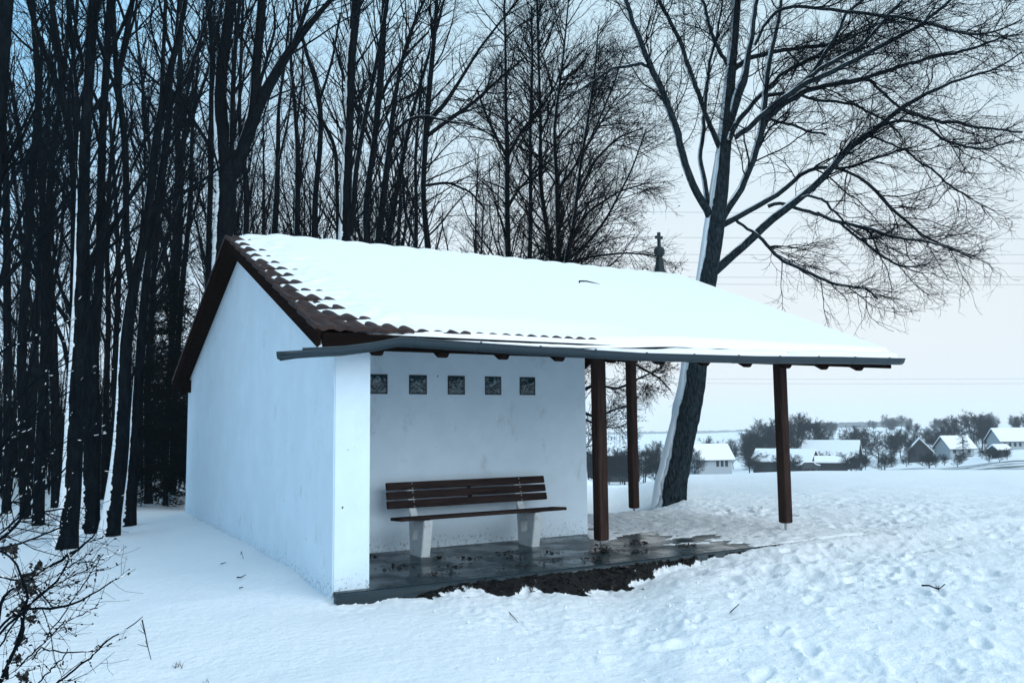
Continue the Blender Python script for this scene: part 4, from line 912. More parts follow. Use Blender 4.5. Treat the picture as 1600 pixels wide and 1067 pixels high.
# deep thicket: undergrowth nobody could count
def thicket():
    r = np.random.default_rng(21); m_ = 5200; dep = r.uniform(20, 75, m_)**1.0; u = r.uniform(-150, 640, m_); P = np.array([at(a_, 660, b_) for a_, b_ in zip(u, dep)])
    ok = ~((P[:, 0] > -0.7) & (P[:, 0] < 8.5) & (P[:, 1] < 9.5)); ok &= ~((u > 215) & (dep < 21)); P = P[ok]; m_ = len(P); z, _ = ground_h(P[:, 0], P[:, 1])
    h = r.uniform(1.0, 3.2, m_)+np.where(r.random(m_) < 0.12, 3.0, 0)*r.random(m_)+0.6; K = 6; q = np.linspace(0, 1, K)
    A = np.zeros((m_, K, 3)); ln = r.normal(size=(m_, 2))*0.10; A[:, :, 0] = P[:, 0:1]+ln[:, 0:1]*h[:, None]*q; A[:, :, 1] = P[:, 1:2]+ln[:, 1:2]*h[:, None]*q; A[:, :, 2] = z[:, None]-0.05+h[:, None]*q
    A[:, 1:, :2] += r.normal(size=(m_, K-1, 2))*0.05
    R = (0.006+0.004*h)[:, None]*(1-0.7*q)
    B, BR = grow(A, R, 26000, 4, 0.4, 1.6, 25, 70, (0, 0, 0.35), 0.12, 0.008, 0.006, t0=0.15, r=r)
    V, F = tubes([(A, R, 4), (B, BR, 3)]); tag(link('wood_thicket', npmesh('wood_thicket', V, F), M_TWIG), 'dense undergrowth of thin stems filling the deep wood', 'thicket', kind='stuff')
thicket()
# spruces
def spruce_mesh(seed, H, Rb, nb=330, needles=9000, droop=-0.35):
    r = np.random.default_rng(seed)
    P = np.stack([np.zeros(12), np.zeros(12), np.linspace(-0.2, H, 12)], 1)[None]; R = np.linspace(H*0.012, 0.01, 12)[None]
    V1, F1 = tubes([(P, R, 8)])
    hz = r.random(nb)**0.8*H*0.93+H*0.05; an = r.uniform(0, 6.283, nb); ln = Rb*(1-hz/H)**0.8*r.uniform(0.6, 1.15, nb)+0.12
    K = 6; q = np.linspace(0, 1, K)[None]; B = np.zeros((nb, K, 3)); B[:, :, 0] = np.cos(an)[:, None]*ln[:, None]*q; B[:, :, 1] = np.sin(an)[:, None]*ln[:, None]*q
    B[:, :, 2] = hz[:, None]+ln[:, None]*(droop*q+0.22*q**2)
    V2, F2 = tubes([(B, (0.012*(1-0.7*q))*np.ones((nb, 1)), 3)])
    i = r.choice(nb, needles, p=ln/ln.sum()); t_ = r.random(needles)**0.7; k = np.clip((t_*(K-1)).astype(int), 0, K-2); f_ = (t_*(K-1)-k)[:, None]
    c = B[i, k]*(1-f_)+B[i, k+1]*f_; c += r.normal(size=(needles, 3))*np.array([0.10, 0.10, 0.04])
    a_ = r.normal(size=(needles, 3))*np.array([1, 1, 0.5]); a_ /= np.linalg.norm(a_, axis=1)[:, None]; b_ = np.cross(a_, r.normal(size=(needles, 3))); b_ /= np.linalg.norm(b_, axis=1)[:, None]
    s_ = r.uniform(0.07, 0.20, needles)[:, None]*H/7
    V3 = np.stack([c-a_*s_*0.3, c+b_*s_*0.12, c+a_*s_, c-b_*s_*0.12], 1).reshape(-1, 3); V3[:, 2] -= 0.02; F3 = np.arange(needles*4).reshape(-1, 4)
    V = np.vstack([V2, V3]); F = np.vstack([F2, F3+len(V2)])
    return npmesh('trunk', V1, F1), npmesh('crown', V, F, False)
def put_spruce(label, pos, H, Rb, seed, m=None, group=None, **kw):
    a_, b_ = spruce_mesh(seed, H, Rb, **kw); o = empty('spruce', pos, label, 'tree', group)
    for nm, me, mm in (('trunk', a_, M_BARKF), ('crown', b_, m or M_NEEDLE)):
        me.materials.append(mm); c = bpy.data.objects.new(nm, me); COL.objects.link(c); c.parent = o
p = at(262, 660, 18.5); put_spruce('dark spruce showing beside the rear rake of the shelter roof', (p[0], p[1], gz(p[0], p[1])), 5.2, 1.5, 5, needles=16000, nb=420)
p = at(225, 660, 23); put_spruce('second, more distant dark spruce left of the one beside the roof', (p[0], p[1], gz(p[0], p[1])), 4.2, 1.4, 6, needles=9000)

# ------------------------------------------------------------------ foreground shrubs and weeds
def shrub(name, label, depth, stems, n1, n2, n3, seed, clumps=(), snow=False, cat='shrub', l=(0.12, 0.5), spread=0.5, rmin=0.0012):
    r = np.random.default_rng(seed); Ps = []; Rs = []
    for s in stems:
        k = r.uniform(-spread, spread); pts = []
        for (u, v, w) in s:
            dist = math.hypot(u-s[0][0], v-s[0][1])*depth/FOC; dp = depth+k*dist; pts.append((*at(u, v, dp), 0.5*w*dp/FOC))
        q = resample(pts, 18); q[:, :3] += r.normal(size=(18, 3))*0.003; Ps.append(q[:, :3]); Rs.append(q[:, 3])
    P = np.stack(Ps); R = np.stack(Rs)
    p0 = P[:, 0].mean(0); root = empty(name, (p0[0], p0[1], gz(p0[0], p0[1])), label, cat)
    A1, R1 = grow(P, R, n1, 7, l[0], l[1], 25, 60, (0.1, 0, 0.25), 0.10, 0.007, rmin*1.3, t0=0.05, r=r)
    A2, R2 = grow(A1, R1, n2, 5, 0.05, 0.22, 30, 70, (0, 0, 0.2), 0.12, 0.008, rmin, r=r)
    V, F = tubes([(P, R, 7), (A1, R1, 5), (A2, R2, 3)]); link('stems', npmesh('stems', V, F), M_TWIG, root)
    # buds
    m_ = n3; i = r.integers(0, len(A1), m_); k = r.integers(1, 7, m_); c = A1[i, k]; Pb = np.stack([c, c+r.normal(size=(m_, 3))*0.006], 1); Rb = np.full((m_, 2), 0.0035)
    V, F = tubes([(Pb, Rb, 4)]); tag(link('buds', npmesh('buds', V, F), M_TWIG, root), kind='stuff')
    if clumps:
        for (u, v, s_) in clumps:
            c = at(u, v, depth+r.uniform(-0.2, 0.2)); m2 = 46; cc = c+r.normal(size=(m2, 3))*s_*0.45*depth/FOC
            a_ = r.normal(size=(m2, 3)); a_ /= np.linalg.norm(a_, axis=1)[:, None]; b_ = np.cross(a_, r.normal(size=(m2, 3))); b_ /= np.linalg.norm(b_, axis=1)[:, None]; ss = r.uniform(0.006, 0.018, m2)[:, None]
            V = np.stack([cc-a_*ss, cc+b_*ss*0.6, cc+a_*ss, cc-b_*ss*0.6], 1).reshape(-1, 3)
            link('seed_head', npmesh('seed_head', V, np.arange(m2*4).reshape(-1, 4), False), M_DLEAF, root)
    if snow:
        m_ = 170; PA = np.concatenate([A1[:, :6], P[:, ::3][:, :6]]); RA = np.concatenate([R1[:, :6], R[:, ::3][:, :6]]); i = r.integers(0, len(PA), m_); k = r.integers(0, 5, m_)
        f_ = r.random(m_)[:, None]; a_ = PA[i, k]*(1-f_)+PA[i, k+1]*f_; T = PA[i, k+1]-PA[i, k]; T /= np.linalg.norm(T, axis=1)[:, None]+1e-9; L_ = r.uniform(0.006, 0.032, m_)[:, None]
        a_ = a_+np.array([0, 0, 1])*(RA[i, k][:, None]*0.9+0.001); Pb = np.stack([a_-T*L_/2, a_, a_+T*L_/2], 1); Rb = np.stack([np.full(m_, 0.001), RA[i, k]*0.9+0.0014, np.full(m_, 0.001)], 1)
        V, F = tubes([(Pb, Rb, 6)]); tag(link('snow_cap', npmesh('snow_cap', V, F), M_SNOW, root), kind='stuff')
    return root
shrub('bare_shrub', 'leafless shrub with dark seed heads in the near left corner', 4.0, [
    [(-10,1000,5),(0,932,4),(60,896,4),(112,864,5),(138,848,3),(152,828,2)],
    [(-15,1000,4),(0,980,4),(44,944,4),(72,924,4),(96,900,3),(108,872,4),(118,862,2)],
    [(0,990,4),(40,952,4),(96,948,4),(132,936,3),(176,908,2)],
    [(10,1060,6),(16,1028,5),(32,1000,5),(40,952,4),(42,920,4),(24,876,3),(0,860,3)],
    [(-5,1080,7),(0,1064,6),(24,1012,5),(36,968,4),(44,930,3)],
    [(30,1040,3),(60,1012,2.4),(100,972,2),(152,948,1.4)],
    [(50,1030,2.5),(62,1010,2.2),(96,1020,2.2),(148,1018,1.6)],
    [(60,1095,4),(88,1067,3.4),(140,1028,3),(184,988,2.2)],
    [(70,1000,2),(110,940,2),(132,912,2),(160,864,1.6)],
    [(40,1090,3),(60,1067,2.5),(100,1024,2),(106,1014,1.6)],
    [(90,900,2.2),(112,880,2),(164,874,1.5)],
    [(0,1010,3),(30,960,2.6),(60,930,2.4),(110,900,2),(140,888,1.5)],
    [(-10,900,3),(20,905,3),(55,918,2.5),(85,950,2)]], 100, 260, 300, 31,
    clumps=[(5,858,12),(20,860,10),(60,884,9),(44,902,14),(35,914,12),(50,922,11),(36,948,12),(26,958,8),(48,965,10),(33,1003,9),(28,1030,10),(38,1058,11)], snow=True, l=(0.10, 0.42))
shrub('snowy_shrub', 'tangle of fine twigs dotted with snow at the left edge before the trunks', 6.2, [
    [(-10,850,5),(20,828,5),(52,788,5),(64,768,5),(94,740,3),(110,722,2)],
    [(-30,800,4),(0,700,3),(50,650,3),(110,610,2),(150,580,1.5)],
    [(-20,760,4),(10,640,3),(60,590,3),(120,560,2)],
    [(-30,870,4),(0,760,3),(40,720,3),(100,690,2),(150,670,1.5)],
    [(-20,830,3),(20,780,3),(70,800,3),(120,790,2),(150,800,1.5)],
    [(-20,560,3),(20,540,3),(70,520,2),(110,480,1.5)],
    [(-20,860,4),(30,850,3),(80,830,3),(120,815,2)],
    [(-10,840,3),(30,810,3),(60,760,3),(66,700,2),(80,640,1.5)]], 150, 420, 100, 33, snow=True, l=(0.2, 0.8), rmin=0.0018)
def stick(name, label, pts, r0, cat='twig', extra=0, m=None):
    mb = MB(); P = np.array(pts); K = len(P); mb.tube(P, np.linspace(r0, r0*0.5, K), 6)
    rr = random.Random(len(label)+len(pts))
    for i in range(extra):
        k = rr.randrange(1, K); a_ = P[k]; b_ = a_+np.array([rr.uniform(-1, 1), rr.uniform(-1, 1), rr.uniform(0, 1)])*0.05; mb.tube([a_, b_], [r0*0.5, r0*0.3], 4)
    return tag(mb.build(name, m or M_TWIG), label, cat)
def gpt(u, v, h=0.0):
    p = ground_at(u, v, -0.05+h); return np.array([p[0], p[1], gz(p[0], p[1])+h])
stick('dry_weed', 'bent dry weed stalk with seed head standing in smooth snow near the shrub', [at(222,968,4.6), at(227,990,4.62), at(231,1010,4.65), at(236,1030,4.7)], 0.004, 'weed', 6)
stick('fallen_twig', 'short twig stuck out of the snow above the bent weed', [gpt(198,982,0.01), at(210,974,4.7), at(223,963,4.7)], 0.004)
stick('fallen_twig', 'upright twig poking from the snow beside the gable wall', [gpt(381,884,-0.02), gpt(377,870,0.07), gpt(376,872,0.16)], 0.005)
stick('fallen_twig', 'small twig lying flat left of the upright one', [gpt(345,884,0.02), gpt(353,883,0.015)], 0.006)
stick('fallen_twig', 'forked twig lying below the upright one', [gpt(370,905,0.02), gpt(377,905,0.02), gpt(384,902,0.03)], 0.007, extra=2)
stick('fallen_twig', 'tiny twig lowest of the bits by the gable wall', [gpt(374,918,0.015), gpt(380,917,0.015)], 0.006)
stick('fallen_twig', 'crooked twig standing in trampled snow before the porch', [gpt(1141,951,-0.01), gpt(1144,948,0.05), gpt(1150,945,0.08), gpt(1155,944,0.13)], 0.005)
stick('fallen_twig', 'thin twig in the trampled snow below the bench', [gpt(795,948,0.0), gpt(803,954,0.02), gpt(809,962,0.0)], 0.004)
stick('fallen_stick', 'dark stick half buried in a footprint near the right edge', [gpt(1440,912,0.03), gpt(1452,914,0.025), gpt(1466,915,0.025), gpt(1477,912,0.045)], 0.009, 'stick', 3)
def tuft(label, u, v, n, h, seed):
    r = random.Random(seed); mb = MB(); c = gpt(u, v)
    for i in range(n):
        a_ = c+np.array([r.uniform(-.03, .03), r.uniform(-.03, .03), -0.01]); d = np.array([r.uniform(-.6, .6), r.uniform(-.6, .6), 1])*h*r.uniform(0.5, 1); mb.tube([a_, a_+d*0.6, a_+d+np.array([r.uniform(-.3, .3)*h, 0, -0.1*h])], [0.0018, 0.0014, 0.0006], 3)
    tag(mb.build('grass_tuft', M_HAY), label, 'grass')
tuft('small dry grass tuft in smooth snow right of the bent weed', 279, 1036, 14, 0.06, 1)
tuft('grass tip barely out of the snow at the bottom left of the smooth part', 322, 1062, 5, 0.05, 2)
tuft('dark grass tuft in a footprint low on the right', 1438, 1055, 12, 0.04, 3)
tuft('grass blades showing in the trampled snow beyond the far post', 1188, 792, 10, 0.10, 4)
tuft('grass bits in the snow right of the leaning trunk', 1150, 790, 8, 0.09, 6)
# fallen leaves on the paving and the soil
def litter():
    r = np.random.default_rng(8); cs = []
    centers = [(1.0, 0.9), (1.5, 0.6), (1.9, 1.0), (2.3, 0.75), (2.6, 0.4), (2.9, 0.9), (3.3, 0.5), (1.2, 0.3), (2.1, 0.25), (3.45, 0.64), (3.8, 0.35), (4.1, 0.9), (1.6, 1.25), (0.9, 1.8), (3.0, 0.2), (4.5, 0.4), (2.4, 1.1)]
    for i, c in enumerate(centers):
        m_ = 28; cs.append(np.column_stack([c[0]+r.normal(size=m_)*0.11, c[1]+r.normal(size=m_)*0.05, np.full(m_, 0.006)+r.random(m_)*0.012]))
    m_ = 60; cs.append(np.column_stack([3.44+r.normal(size=m_)*0.05, 0.62+r.normal(size=m_)*0.05, 0.01+np.abs(r.normal(size=m_))*0.035]))
    x = r.uniform(0.6, 5.0, 900); y = -0.16-np.abs(r.normal(size=900))*0.22; z, s_ = ground_h(x, y); k = s_ > 0.5; cs.append(np.column_stack([x[k], y[k], z[k]+0.008]))
    c = np.vstack(cs); m_ = len(c); a_ = r.normal(size=(m_, 3))*np.array([1, 1, 0.25]); a_ /= np.linalg.norm(a_, axis=1)[:, None]; b_ = np.cross(a_, np.array([0, 0, 1.])+r.normal(size=(m_, 3))*0.3); b_ /= np.linalg.norm(b_, axis=1)[:, None]
    s = r.uniform(0.012, 0.035, m_)[:, None]; V = np.stack([c-a_*s, c+b_*s*0.6+[0, 0, .004], c+a_*s, c-b_*s*0.6], 1).reshape(-1, 3)
    tag(link('fallen_leaves', npmesh('fallen_leaves', V, np.arange(m_*4).reshape(-1, 4), False), M_DLEAF), 'wet dark leaves scattered over the paving and bare soil', 'leaves', kind='stuff')
litter()
# snow crumbs kicked up on the trampled part
def crumbs():
    r = np.random.default_rng(14); m_ = 700; x = r.uniform(0.3, 9, m_); y = r.uniform(-6.2, -0.25, m_); z, _ = ground_h(x, y); s = (0.004+0.016*r.random(m_)**3)[:, None]
    base_ = np.array([[1, 0, 0], [-1, 0, 0], [0, 1, 0], [0, -1, 0], [0, 0, 1], [0, 0, -1]], float); V = []; F = []
    j = 1+r.normal(size=(m_, 6, 1))*0.25; V = (np.column_stack([x, y, z+s[:, 0]*0.3])[:, None]+base_[None]*s[:, None]*j).reshape(-1, 3)
    tri = np.array([[4, 0, 2], [4, 2, 1], [4, 1, 3], [4, 3, 0], [5, 2, 0], [5, 1, 2], [5, 3, 1], [5, 0, 3]]); F = (tri[None]+(np.arange(m_)*6)[:, None, None]).reshape(-1, 3)
    tag(link('snow_crumbs', npmesh('snow_crumbs', V, None, True, F), M_SNOW), 'kicked up crumbs of snow on the trampled ground', 'snow', kind='stuff')
crumbs()

# ------------------------------------------------------------------ village beyond the crest
def vpos(u, depth):
    p = at(u, 660, depth); return p[0], p[1]
def house(name, label, u, vbase, depth, w_, d_, hw, hr, rot, wallm, cat='house', windows=(), eave=0.5, side_windows=(), chimney=False, roofm=None):
    """ridge along local x; rot = angle of local x to the picture plane"""
    p = at(u, vbase, depth); x, y, z = p; zg = float(terrain(np.array([x]), np.array([y]))[0])-0.05
    z = min(z, z)
    o = empty(name, (x, y, z), label, cat); o.rotation_euler = (0, 0, -YAW+rot)
    mb = MB(); mb.prism_x([(-d_/2, -3), (d_/2, -3), (d_/2, hw), (0, hw+hr-0.05), (-d_/2, hw)], -w_/2, w_/2); wl = mb.build('wall', wallm, o, world=False)
    sl = hr/(d_/2); mb = MB(); e = eave
    mb.prism_x([(-d_/2-e, hw-e*sl), (0, hw+hr), (d_/2+e, hw-e*sl), (d_/2+e, hw-e*sl+0.12), (0, hw+hr+0.14), (-d_/2-e, hw-e*sl+0.12)], -w_/2-e, w_/2+e); ro = mb.build('roof', M_HWOOD, o, world=False)
    mb = MB(); mb.prism_x([(-d_/2-e-.02, hw-e*sl+0.125), (0, hw+hr+0.145), (d_/2+e+.02, hw-e*sl+0.125), (d_/2+e, hw-e*sl+0.40), (0, hw+hr+0.45), (-d_/2-e, hw-e*sl+0.40)], -w_/2-e-.02, w_/2+e+.02); mb.build('roof_snow', M_SNOW, o, world=False)
    for (xx, zz, ww, hh) in windows:
        mb = MB(); mb.box(xx-ww/2, xx+ww/2, -d_/2-0.05, -d_/2+0.05, zz-hh/2, zz+hh/2); mb.build('window', M_HWIN, o, world=False)
    for (yy, zz, ww, hh, s_) in side_windows:
        mb = MB(); xw = s_*w_/2; mb.box(xw-0.05, xw+0.05, yy-ww/2, yy+ww/2, zz-hh/2, zz+hh/2); mb.build('window', M_HWIN, o, world=False)
    if chimney:
        mb = MB(); mb.box(-0.4, 0.4, 0.5, 1.2, hw, hw+hr+1.2); mb.build('chimney', M_HWALL, o, world=False)
    return o
m = lambda px, depth: px*depth/FOC
house('low_barn', 'low dark barn with wide snow roof, seen behind the far right post', 1228, 731, 170, m(84, 170), m(58, 170), 1.5, 1.9, -0.55, M_HWOOD, 'barn')
house('large_barn', 'tallest barn with big white roof and dark gable right of the far post', 1300, 727, 190, m(78, 190), m(48, 190), 2.2, 3.0, -0.5, M_HWOOD, 'barn', chimney=True)
house('shed', 'small lean shed in front of the tallest barn', 1300, 730, 165, m(44, 165), m(20, 165), 1.1, 0.7, -0.3, M_HWOOD, 'shed')
house('timber_house', 'small timber house with steep snow roof and dark gable in mid village', 1438, 719, 195, m(32, 195), m(36, 195), 1.9, 2.9, 1.15, M_HWOOD, 'house', side_windows=[(-1.5, 1.2, 0.9, 1.0, -1), (1.2, 1.2, 0.9, 1.0, -1)])
house('white_house', 'pale house partly hidden behind the tall village spruce', 1492, 716, 200, m(42, 200), m(34, 200), 2.6, 2.3, 0.2, M_HWALL, 'house', windows=[(-2, 1.8, 0.8, 1.0), (1.8, 1.8, 0.8, 1.0)])
house('long_house', 'long pale building with a row of windows at the right edge', 1596, 702, 210, m(90, 210), m(34, 210), 2.4, 2.5, 0.08, M_HWALL, 'building', windows=[(-6+1.3*i, 1.3, 0.6, 0.9) for i in range(9)])
house('roadside_hut', 'tiny hut under snow on the slope left of the long building', 1562, 708, 170, m(18, 170), m(14, 170), 0.9, 0.5, 0.2, M_HWOOD, 'hut')
house('cottage', 'white cottage with three windows right of the leaning trunk', 1108, 734, 165, m(56, 165), m(44, 165), 2.3, 2.3, 0.18, M_HWALL, 'house', windows=[(0.6, 1.3, 0.55, 1.1), (1.5, 1.3, 0.55, 1.1), (2.4, 1.3, 0.55, 1.1)])
house('flat_hall', 'dark long hall with flat snowy roof behind the porch posts', 958, 752, 150, m(70, 150), m(60, 150), 4.6, 0.5, 0.1, M_HWOOD, 'building')
def parked_car(u, v, depth):
    p = at(u, v, depth); o = empty('parked_car', p, 'car buried in snow beside the low barn', 'car'); o.rotation_euler = (0, 0, -YAW+0.1)
    mb = MB(); prof = [(-2.1, 0.3), (2.1, 0.3), (2.15, 0.8), (1.3, 0.95), (0.8, 1.4), (-1.0, 1.42), (-1.6, 1.0), (-2.15, 0.9)]
    n = len(prof); mb.add([(a_, -0.85, b_) for a_, b_ in prof]+[(a_, 0.85, b_) for a_, b_ in prof], [tuple(range(n)), tuple(range(2*n-1, n-1, -1))]+[(i, (i+1) % n, n+(i+1) % n, n+i) for i in range(n)]); mb.build('body', M_CAR, o, bevel=0.08, world=False)
    sp_ = [(-2.15, 0.86), (-1.6, 1.02), (-1.0, 1.45), (0.8, 1.43), (1.3, 0.98), (2.15, 0.82), (2.1, 1.0), (1.35, 1.15), (0.8, 1.65), (-1.0, 1.68), (-1.65, 1.2), (-2.1, 1.05)]
    n = len(sp_); mb = MB(); mb.add([(a_, -0.87, b_) for a_, b_ in sp_]+[(a_, 0.87, b_) for a_, b_ in sp_], [tuple(range(n)), tuple(range(2*n-1, n-1, -1))]+[(i, (i+1) % n, n+(i+1) % n, n+i) for i in range(n)]); mb.build('snow_cover', M_SNOW, o, world=False)
    for xx in (-1.3, 1.3):
        for yy in (-0.86, 0.86): mb = MB(); mb.tube([(xx, yy-0.1, 0.32), (xx, yy+0.1, 0.32)], 0.32, 12); mb.build('wheel', M_CAR, o, world=False)
parked_car(1262, 734, 160)
# village trees: three bare kinds, copied
def vt_mesh(seed, H, kind):
    r = np.random.default_rng(seed); K = 10; zz = np.linspace(0, 1, K)
    P = np.stack([np.cumsum(r.normal(size=K))*0.08, np.cumsum(r.normal(size=K))*0.08, zz*H*0.8-0.5*(zz == 0)], 1)[None]; R = (H*0.016*(1-0.8*zz))[None]
    A1, R1 = grow(P, R, 34, 8, H*0.3, H*0.55, 18 if kind == 0 else 30, 50 if kind == 0 else 70, (0, 0, 0.5), 0.08, 0.012, 0.03, t0=0.05 if kind == 2 else 0.2, r=r)
    A2, R2 = grow(A1, R1, 330, 6, H*0.10, H*0.26, 20, 55, (0, 0, 0.3), 0.12, 0.010, 0.022, t0=0.2, r=r)
    A3, R3 = grow(A2, R2, 2400, 4, H*0.04, H*0.12, 20, 60, (0, 0, 0.15), 0.15, 0.008, 0.022, r=r)
    return npmesh('trunk', *tubes([(P, R, 7)])), npmesh('crown', *tubes([(A1, R1, 4), (A2, R2, 3), (A3, R3, 3)]))
VK = []
for i in range(5):
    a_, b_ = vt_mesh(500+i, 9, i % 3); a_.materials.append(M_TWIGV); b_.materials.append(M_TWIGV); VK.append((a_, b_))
rv = np.random.default_rng(4)
def vtree(label, u, vtop, depth, k, wide=1.0, group='bare trees around the village', vbase=None):
    x, y = vpos(u, depth); zg = float(terrain(np.array([x]), np.array([y]))[0])-0.05; ztop = at(u, vtop, depth)[2]
    H = max(ztop-zg, 2.0); o = empty('village_tree', (x, y, zg), label, 'tree', group)
    for nm, me in zip(('trunk', 'crown'), VK[k % 5]): c = bpy.data.objects.new(nm, me); COL.objects.link(c); c.parent = o
    o.rotation_euler = (0, 0, rv.uniform(0, 6.28)); s = H/8.6; o.scale = (s*wide, s*wide, s)
vt = [
 # hedge row behind the posts
 ('bare tree left of the near post at the end of the hall', 926, 700, 130, 1, 1.1), ('bush crown between near post and hall wall', 950, 706, 128, 2, 1.3), ('bush crown in front of the hall, right of the near post', 968, 708, 126, 3, 1.2), ('tree crown immediately right of the middle post', 1006, 700, 128, 1, 1.3), ('tall crown between middle post and leaning trunk', 1024, 692, 130, 0, 1.1), ('low crown touching the leaning trunk foot', 1042, 704, 132, 2, 1.2), ('low bush beside the hall, behind middle post', 990, 706, 127, 2, 1.2), ('bushes in front of the cottage left part', 1084, 706, 150, 2, 1.2),
 ('small crown over the cottage roof, left one', 1103, 687, 230, 3, 1.0), ('small crown over the cottage roof, middle one', 1122, 690, 235, 1, 1.0), ('small crown right of the cottage roof', 1143, 688, 235, 0, 1.0), ('bare tree standing right of the cottage', 1168, 680, 180, 0, 1.0),
 ('broad bare tree left part of the grove before the far post', 1186, 668, 185, 1, 1.2), ('dense bare tree in the grove just left of the far post', 1202, 664, 190, 2, 1.2), ('bare tree mostly behind the far post', 1222, 656, 195, 0, 1.1), ('tallest bare tree right of the far post', 1245, 650, 195, 0, 1.2), ('bare tree over the left end of the big barn roof', 1262, 654, 200, 1, 1.1),
 ('grey bare tree above the barn roof in the distance', 1284, 668, 290, 2, 1.1), ('airy tree right of the big barn roof', 1336, 667, 240, 0, 0.9), ('airy tree second right of the big barn', 1350, 670, 235, 3, 0.9), ('dark dense bush tree at the centre of the village', 1370, 679, 205, 2, 1.4), ('tree beside the central dark bush', 1390, 676, 208, 1, 1.1), ('tree left of the timber house roof', 1404, 672, 215, 0, 1.1), ('bush against the timber house gable', 1416, 694, 190, 2, 1.2),
 ('round bush between timber house and white house', 1458, 676, 205, 2, 1.4), ('tree behind the timber house ridge', 1474, 668, 225, 1, 1.3),
 ('broad dark crown left behind the spruce', 1486, 656, 225, 2, 1.5), ('wide high crown behind the white house', 1520, 645, 240, 1, 1.5), ('dense crown right of the white house', 1532, 664, 215, 2, 1.5), ('tree right of the dense crown above the long roof', 1550, 660, 235, 3, 1.3), ('tall crown between white house and long building', 1540, 656, 230, 0, 1.3), ('thin tree above the long building', 1588, 652, 260, 0, 0.7), ('tree cut by the right edge of the photo', 1604, 648, 255, 1, 1.0),
]
for (lab, u, vt_, d_, k, w_) in vt: vtree(lab, u, vt_, d_, k, w_)
for i in range(26):
    u = 1170+rv.uniform(0, 440); d_ = rv.uniform(196, 300); vtree('small bare tree between the village houses', u, rv.uniform(668, 690), d_, int(rv.integers(0, 5)), rv.uniform(1.0, 1.5), 'small trees between the houses')
for i in range(12):
    u = 915+rv.uniform(0, 150); vtree('low leafless hedge bush below the field edge by the hall', u, rv.uniform(702, 718), rv.uniform(120, 146), 2 if i % 2 else 4, rv.uniform(1.2, 1.8), 'hedge bushes by the hall')
for i in range(34):
    u = 1150+rv.uniform(0, 440); vtree('low garden bush in front of the village houses', u, rv.uniform(706, 716), rv.uniform(150, 185), 2, rv.uniform(1.3, 2.0), 'garden bushes')
for i in range(46):
    u = [1290, 1600][0]+rv.uniform(-30, 315); d_ = rv.uniform(420, 640); vtree('faint bare tree on the far ridge above the village', u, rv.uniform(650, 662)-(4 if u > 1480 else 0)+(5 if u < 1320 else 0), d_, int(rv.integers(0, 5)), rv.uniform(1.0, 1.5), 'faint trees along the far ridge')
def sp_at(lab, u, vtop, d_, Rb, seed, g=None):
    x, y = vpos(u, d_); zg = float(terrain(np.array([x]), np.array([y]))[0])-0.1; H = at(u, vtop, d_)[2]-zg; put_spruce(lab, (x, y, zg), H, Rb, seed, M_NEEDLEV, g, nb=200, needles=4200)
sp_at('tall dark spruce standing before the white house', 1502, 658, 188, 2.0, 51)
sp_at('broad dark conifer behind the timber house', 1494, 654, 215, 3.0, 52)
sp_at('short conifer with flat top behind the big barn', 1311, 672, 215, 2.6, 53)
sp_at('snowy little conifer in front of the low barn wall', 1212, 716, 160, 1.3, 54)
sp_at('little conifer beside the car in the snow', 1247, 724, 158, 1.2, 55)
# far forest belt on the plain
def belt():
    r = np.random.default_rng(3); V = []; F = []
    for (u0, u1, rad, h) in ((900, 1200, 2350, 9), (1180, 1420, 1500, 8)):
        n = 300
        for i in range(n):
            u = u0+(u1-u0)*i/n; x, y = vpos(u, rad); z = float(terrain(np.array([x]), np.array([y]))[0]); hh = h*(0.5+0.7*r.random())
            w_ = (u1-u0)/n*rad/FOC*0.9; t_ = np.array([math.cos(YAW), -math.sin(YAW), 0])*w_; q = np.array([x, y, z-6]); dpt = FW*np.array([1, 1, 0])*rad*0.015; b0 = len(V)
            V += [q-t_, q+t_, q+t_+dpt, q-t_+dpt, q-t_*0.6+[0, 0, 6+hh], q+t_*0.6+[0, 0, 6+hh*0.9], q+t_*0.6+dpt+[0, 0, 6+hh], q-t_*0.6+dpt+[0, 0, 6+hh]]
            F += [[b0, b0+1, b0+5, b0+4], [b0+1, b0+2, b0+6, b0+5], [b0+2, b0+3, b0+7, b0+6], [b0+3, b0, b0+4, b0+7], [b0+4, b0+5, b0+6, b0+7]]
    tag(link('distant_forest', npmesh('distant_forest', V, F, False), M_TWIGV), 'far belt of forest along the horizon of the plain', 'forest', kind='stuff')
belt()
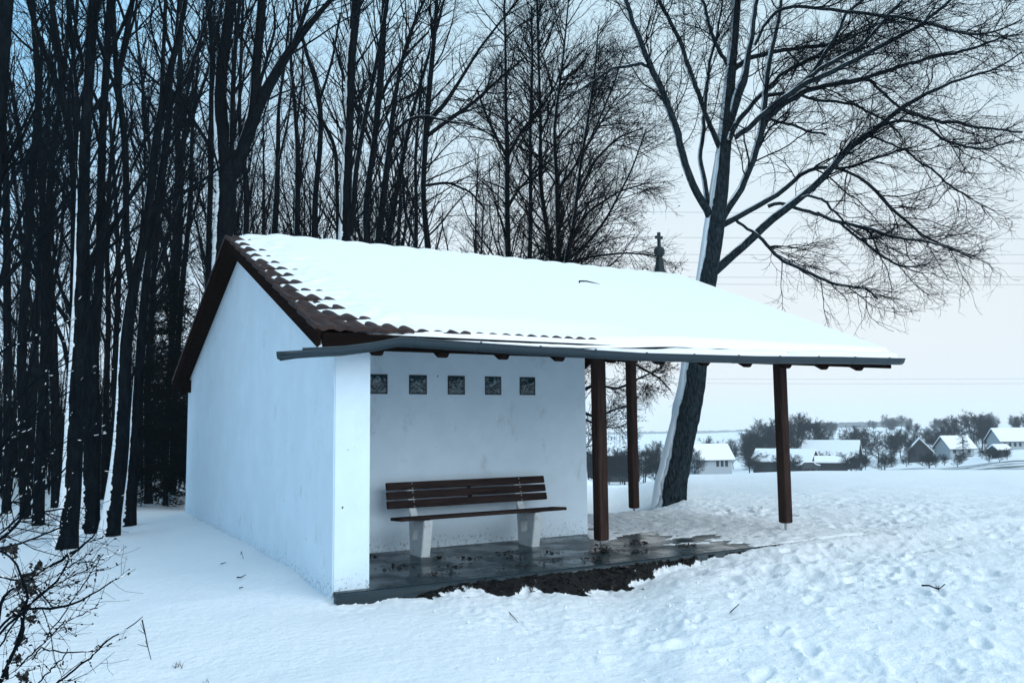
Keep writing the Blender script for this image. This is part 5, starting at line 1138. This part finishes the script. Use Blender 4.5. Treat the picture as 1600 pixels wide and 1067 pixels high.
# power lines and a faint pylon
for i, (v0, v1, d_) in enumerate([(332, 334, 210), (371, 375, 210), (398, 399, 212), (410, 413, 214), (434, 433, 216), (444, 446, 218), (593, 592, 420), (599, 600, 420)]):
    mb = MB(); pts = []
    for t_ in np.linspace(0, 1, 14):
        u = 880+(1760-880)*t_; v = v0+(v1-v0)*t_+6*(4*(t_-0.5)**2)*-0.3; pts.append(at(u, v, d_))
    mb.tube(pts, 0.035 if d_ < 300 else 0.05, 4)
    tag(mb.build('power_line', M_WIRE), ['highest power line wire in the sky under the tree crown', 'second highest power line wire', 'third wire down, upper of the close middle pair', 'fourth wire down, lower of the close middle pair', 'fifth wire down, just above the lowest of the upper six', 'lowest of the six upper wires', 'upper of two faint low wires right of the leaning trunk', 'lower of two faint low wires right of the leaning trunk'][i], 'power line', 'power line wires')
def pylon(u, vb, vtp, d_):
    b_ = at(u, vb, d_); b_[2] = float(terrain(np.array([b_[0]]), np.array([b_[1]]))[0]); top = at(u, vtp, d_)[2]; H = top-b_[2]; o = empty('power_pylon', b_, 'faint lattice pylon between the two nearer posts', 'pylon')
    mb = MB(); w0 = H*0.09
    for sx_ in (-1, 1):
        for sy_ in (-1, 1): mb.tube([(sx_*w0, sy_*w0, 0), (sx_*w0*0.15, sy_*w0*0.15, H)], 0.16, 4)
    for k in range(9):
        a_, b2 = k/9, (k+1)/9; wa, wb = w0*(1-0.85*a_), w0*(1-0.85*b2)
        mb.tube([(-wa, -wa, H*a_), (wb, -wb, H*b2)], 0.09, 3); mb.tube([(wa, -wa, H*a_), (-wb, -wb, H*b2)], 0.09, 3)
    mb.build('lattice_tower', M_WIRE, o, world=False)
    for zz in (0.7, 0.83, 0.95): mb = MB(); mb.tube([(-H*0.14, 0, H*zz), (H*0.14, 0, H*zz)], 0.16, 4); mb.build('cross_arm', M_WIRE, o, world=False)
pylon(962, 690, 596, 620)

# ------------------------------------------------------------------ haze
mb = MB(); mb.box(-3400, 3400, -3400, 3400, -95, 56)
M_HAZE = bpy.data.materials.new('haze'); M_HAZE.use_nodes = True; ht = M_HAZE.node_tree; ht.nodes.clear()
pv = ht.nodes.new('ShaderNodeVolumePrincipled'); pv.inputs['Color'].default_value = (0.96, 0.98, 1.0, 1); pv.inputs['Density'].default_value = 0.00033; pv.inputs['Anisotropy'].default_value = 0.0
ho = ht.nodes.new('ShaderNodeOutputMaterial'); ht.links.new(pv.outputs[0], ho.inputs['Volume'])
tag(mb.build('haze', M_HAZE), 'thin winter haze over the whole scene', 'haze', kind='stuff')
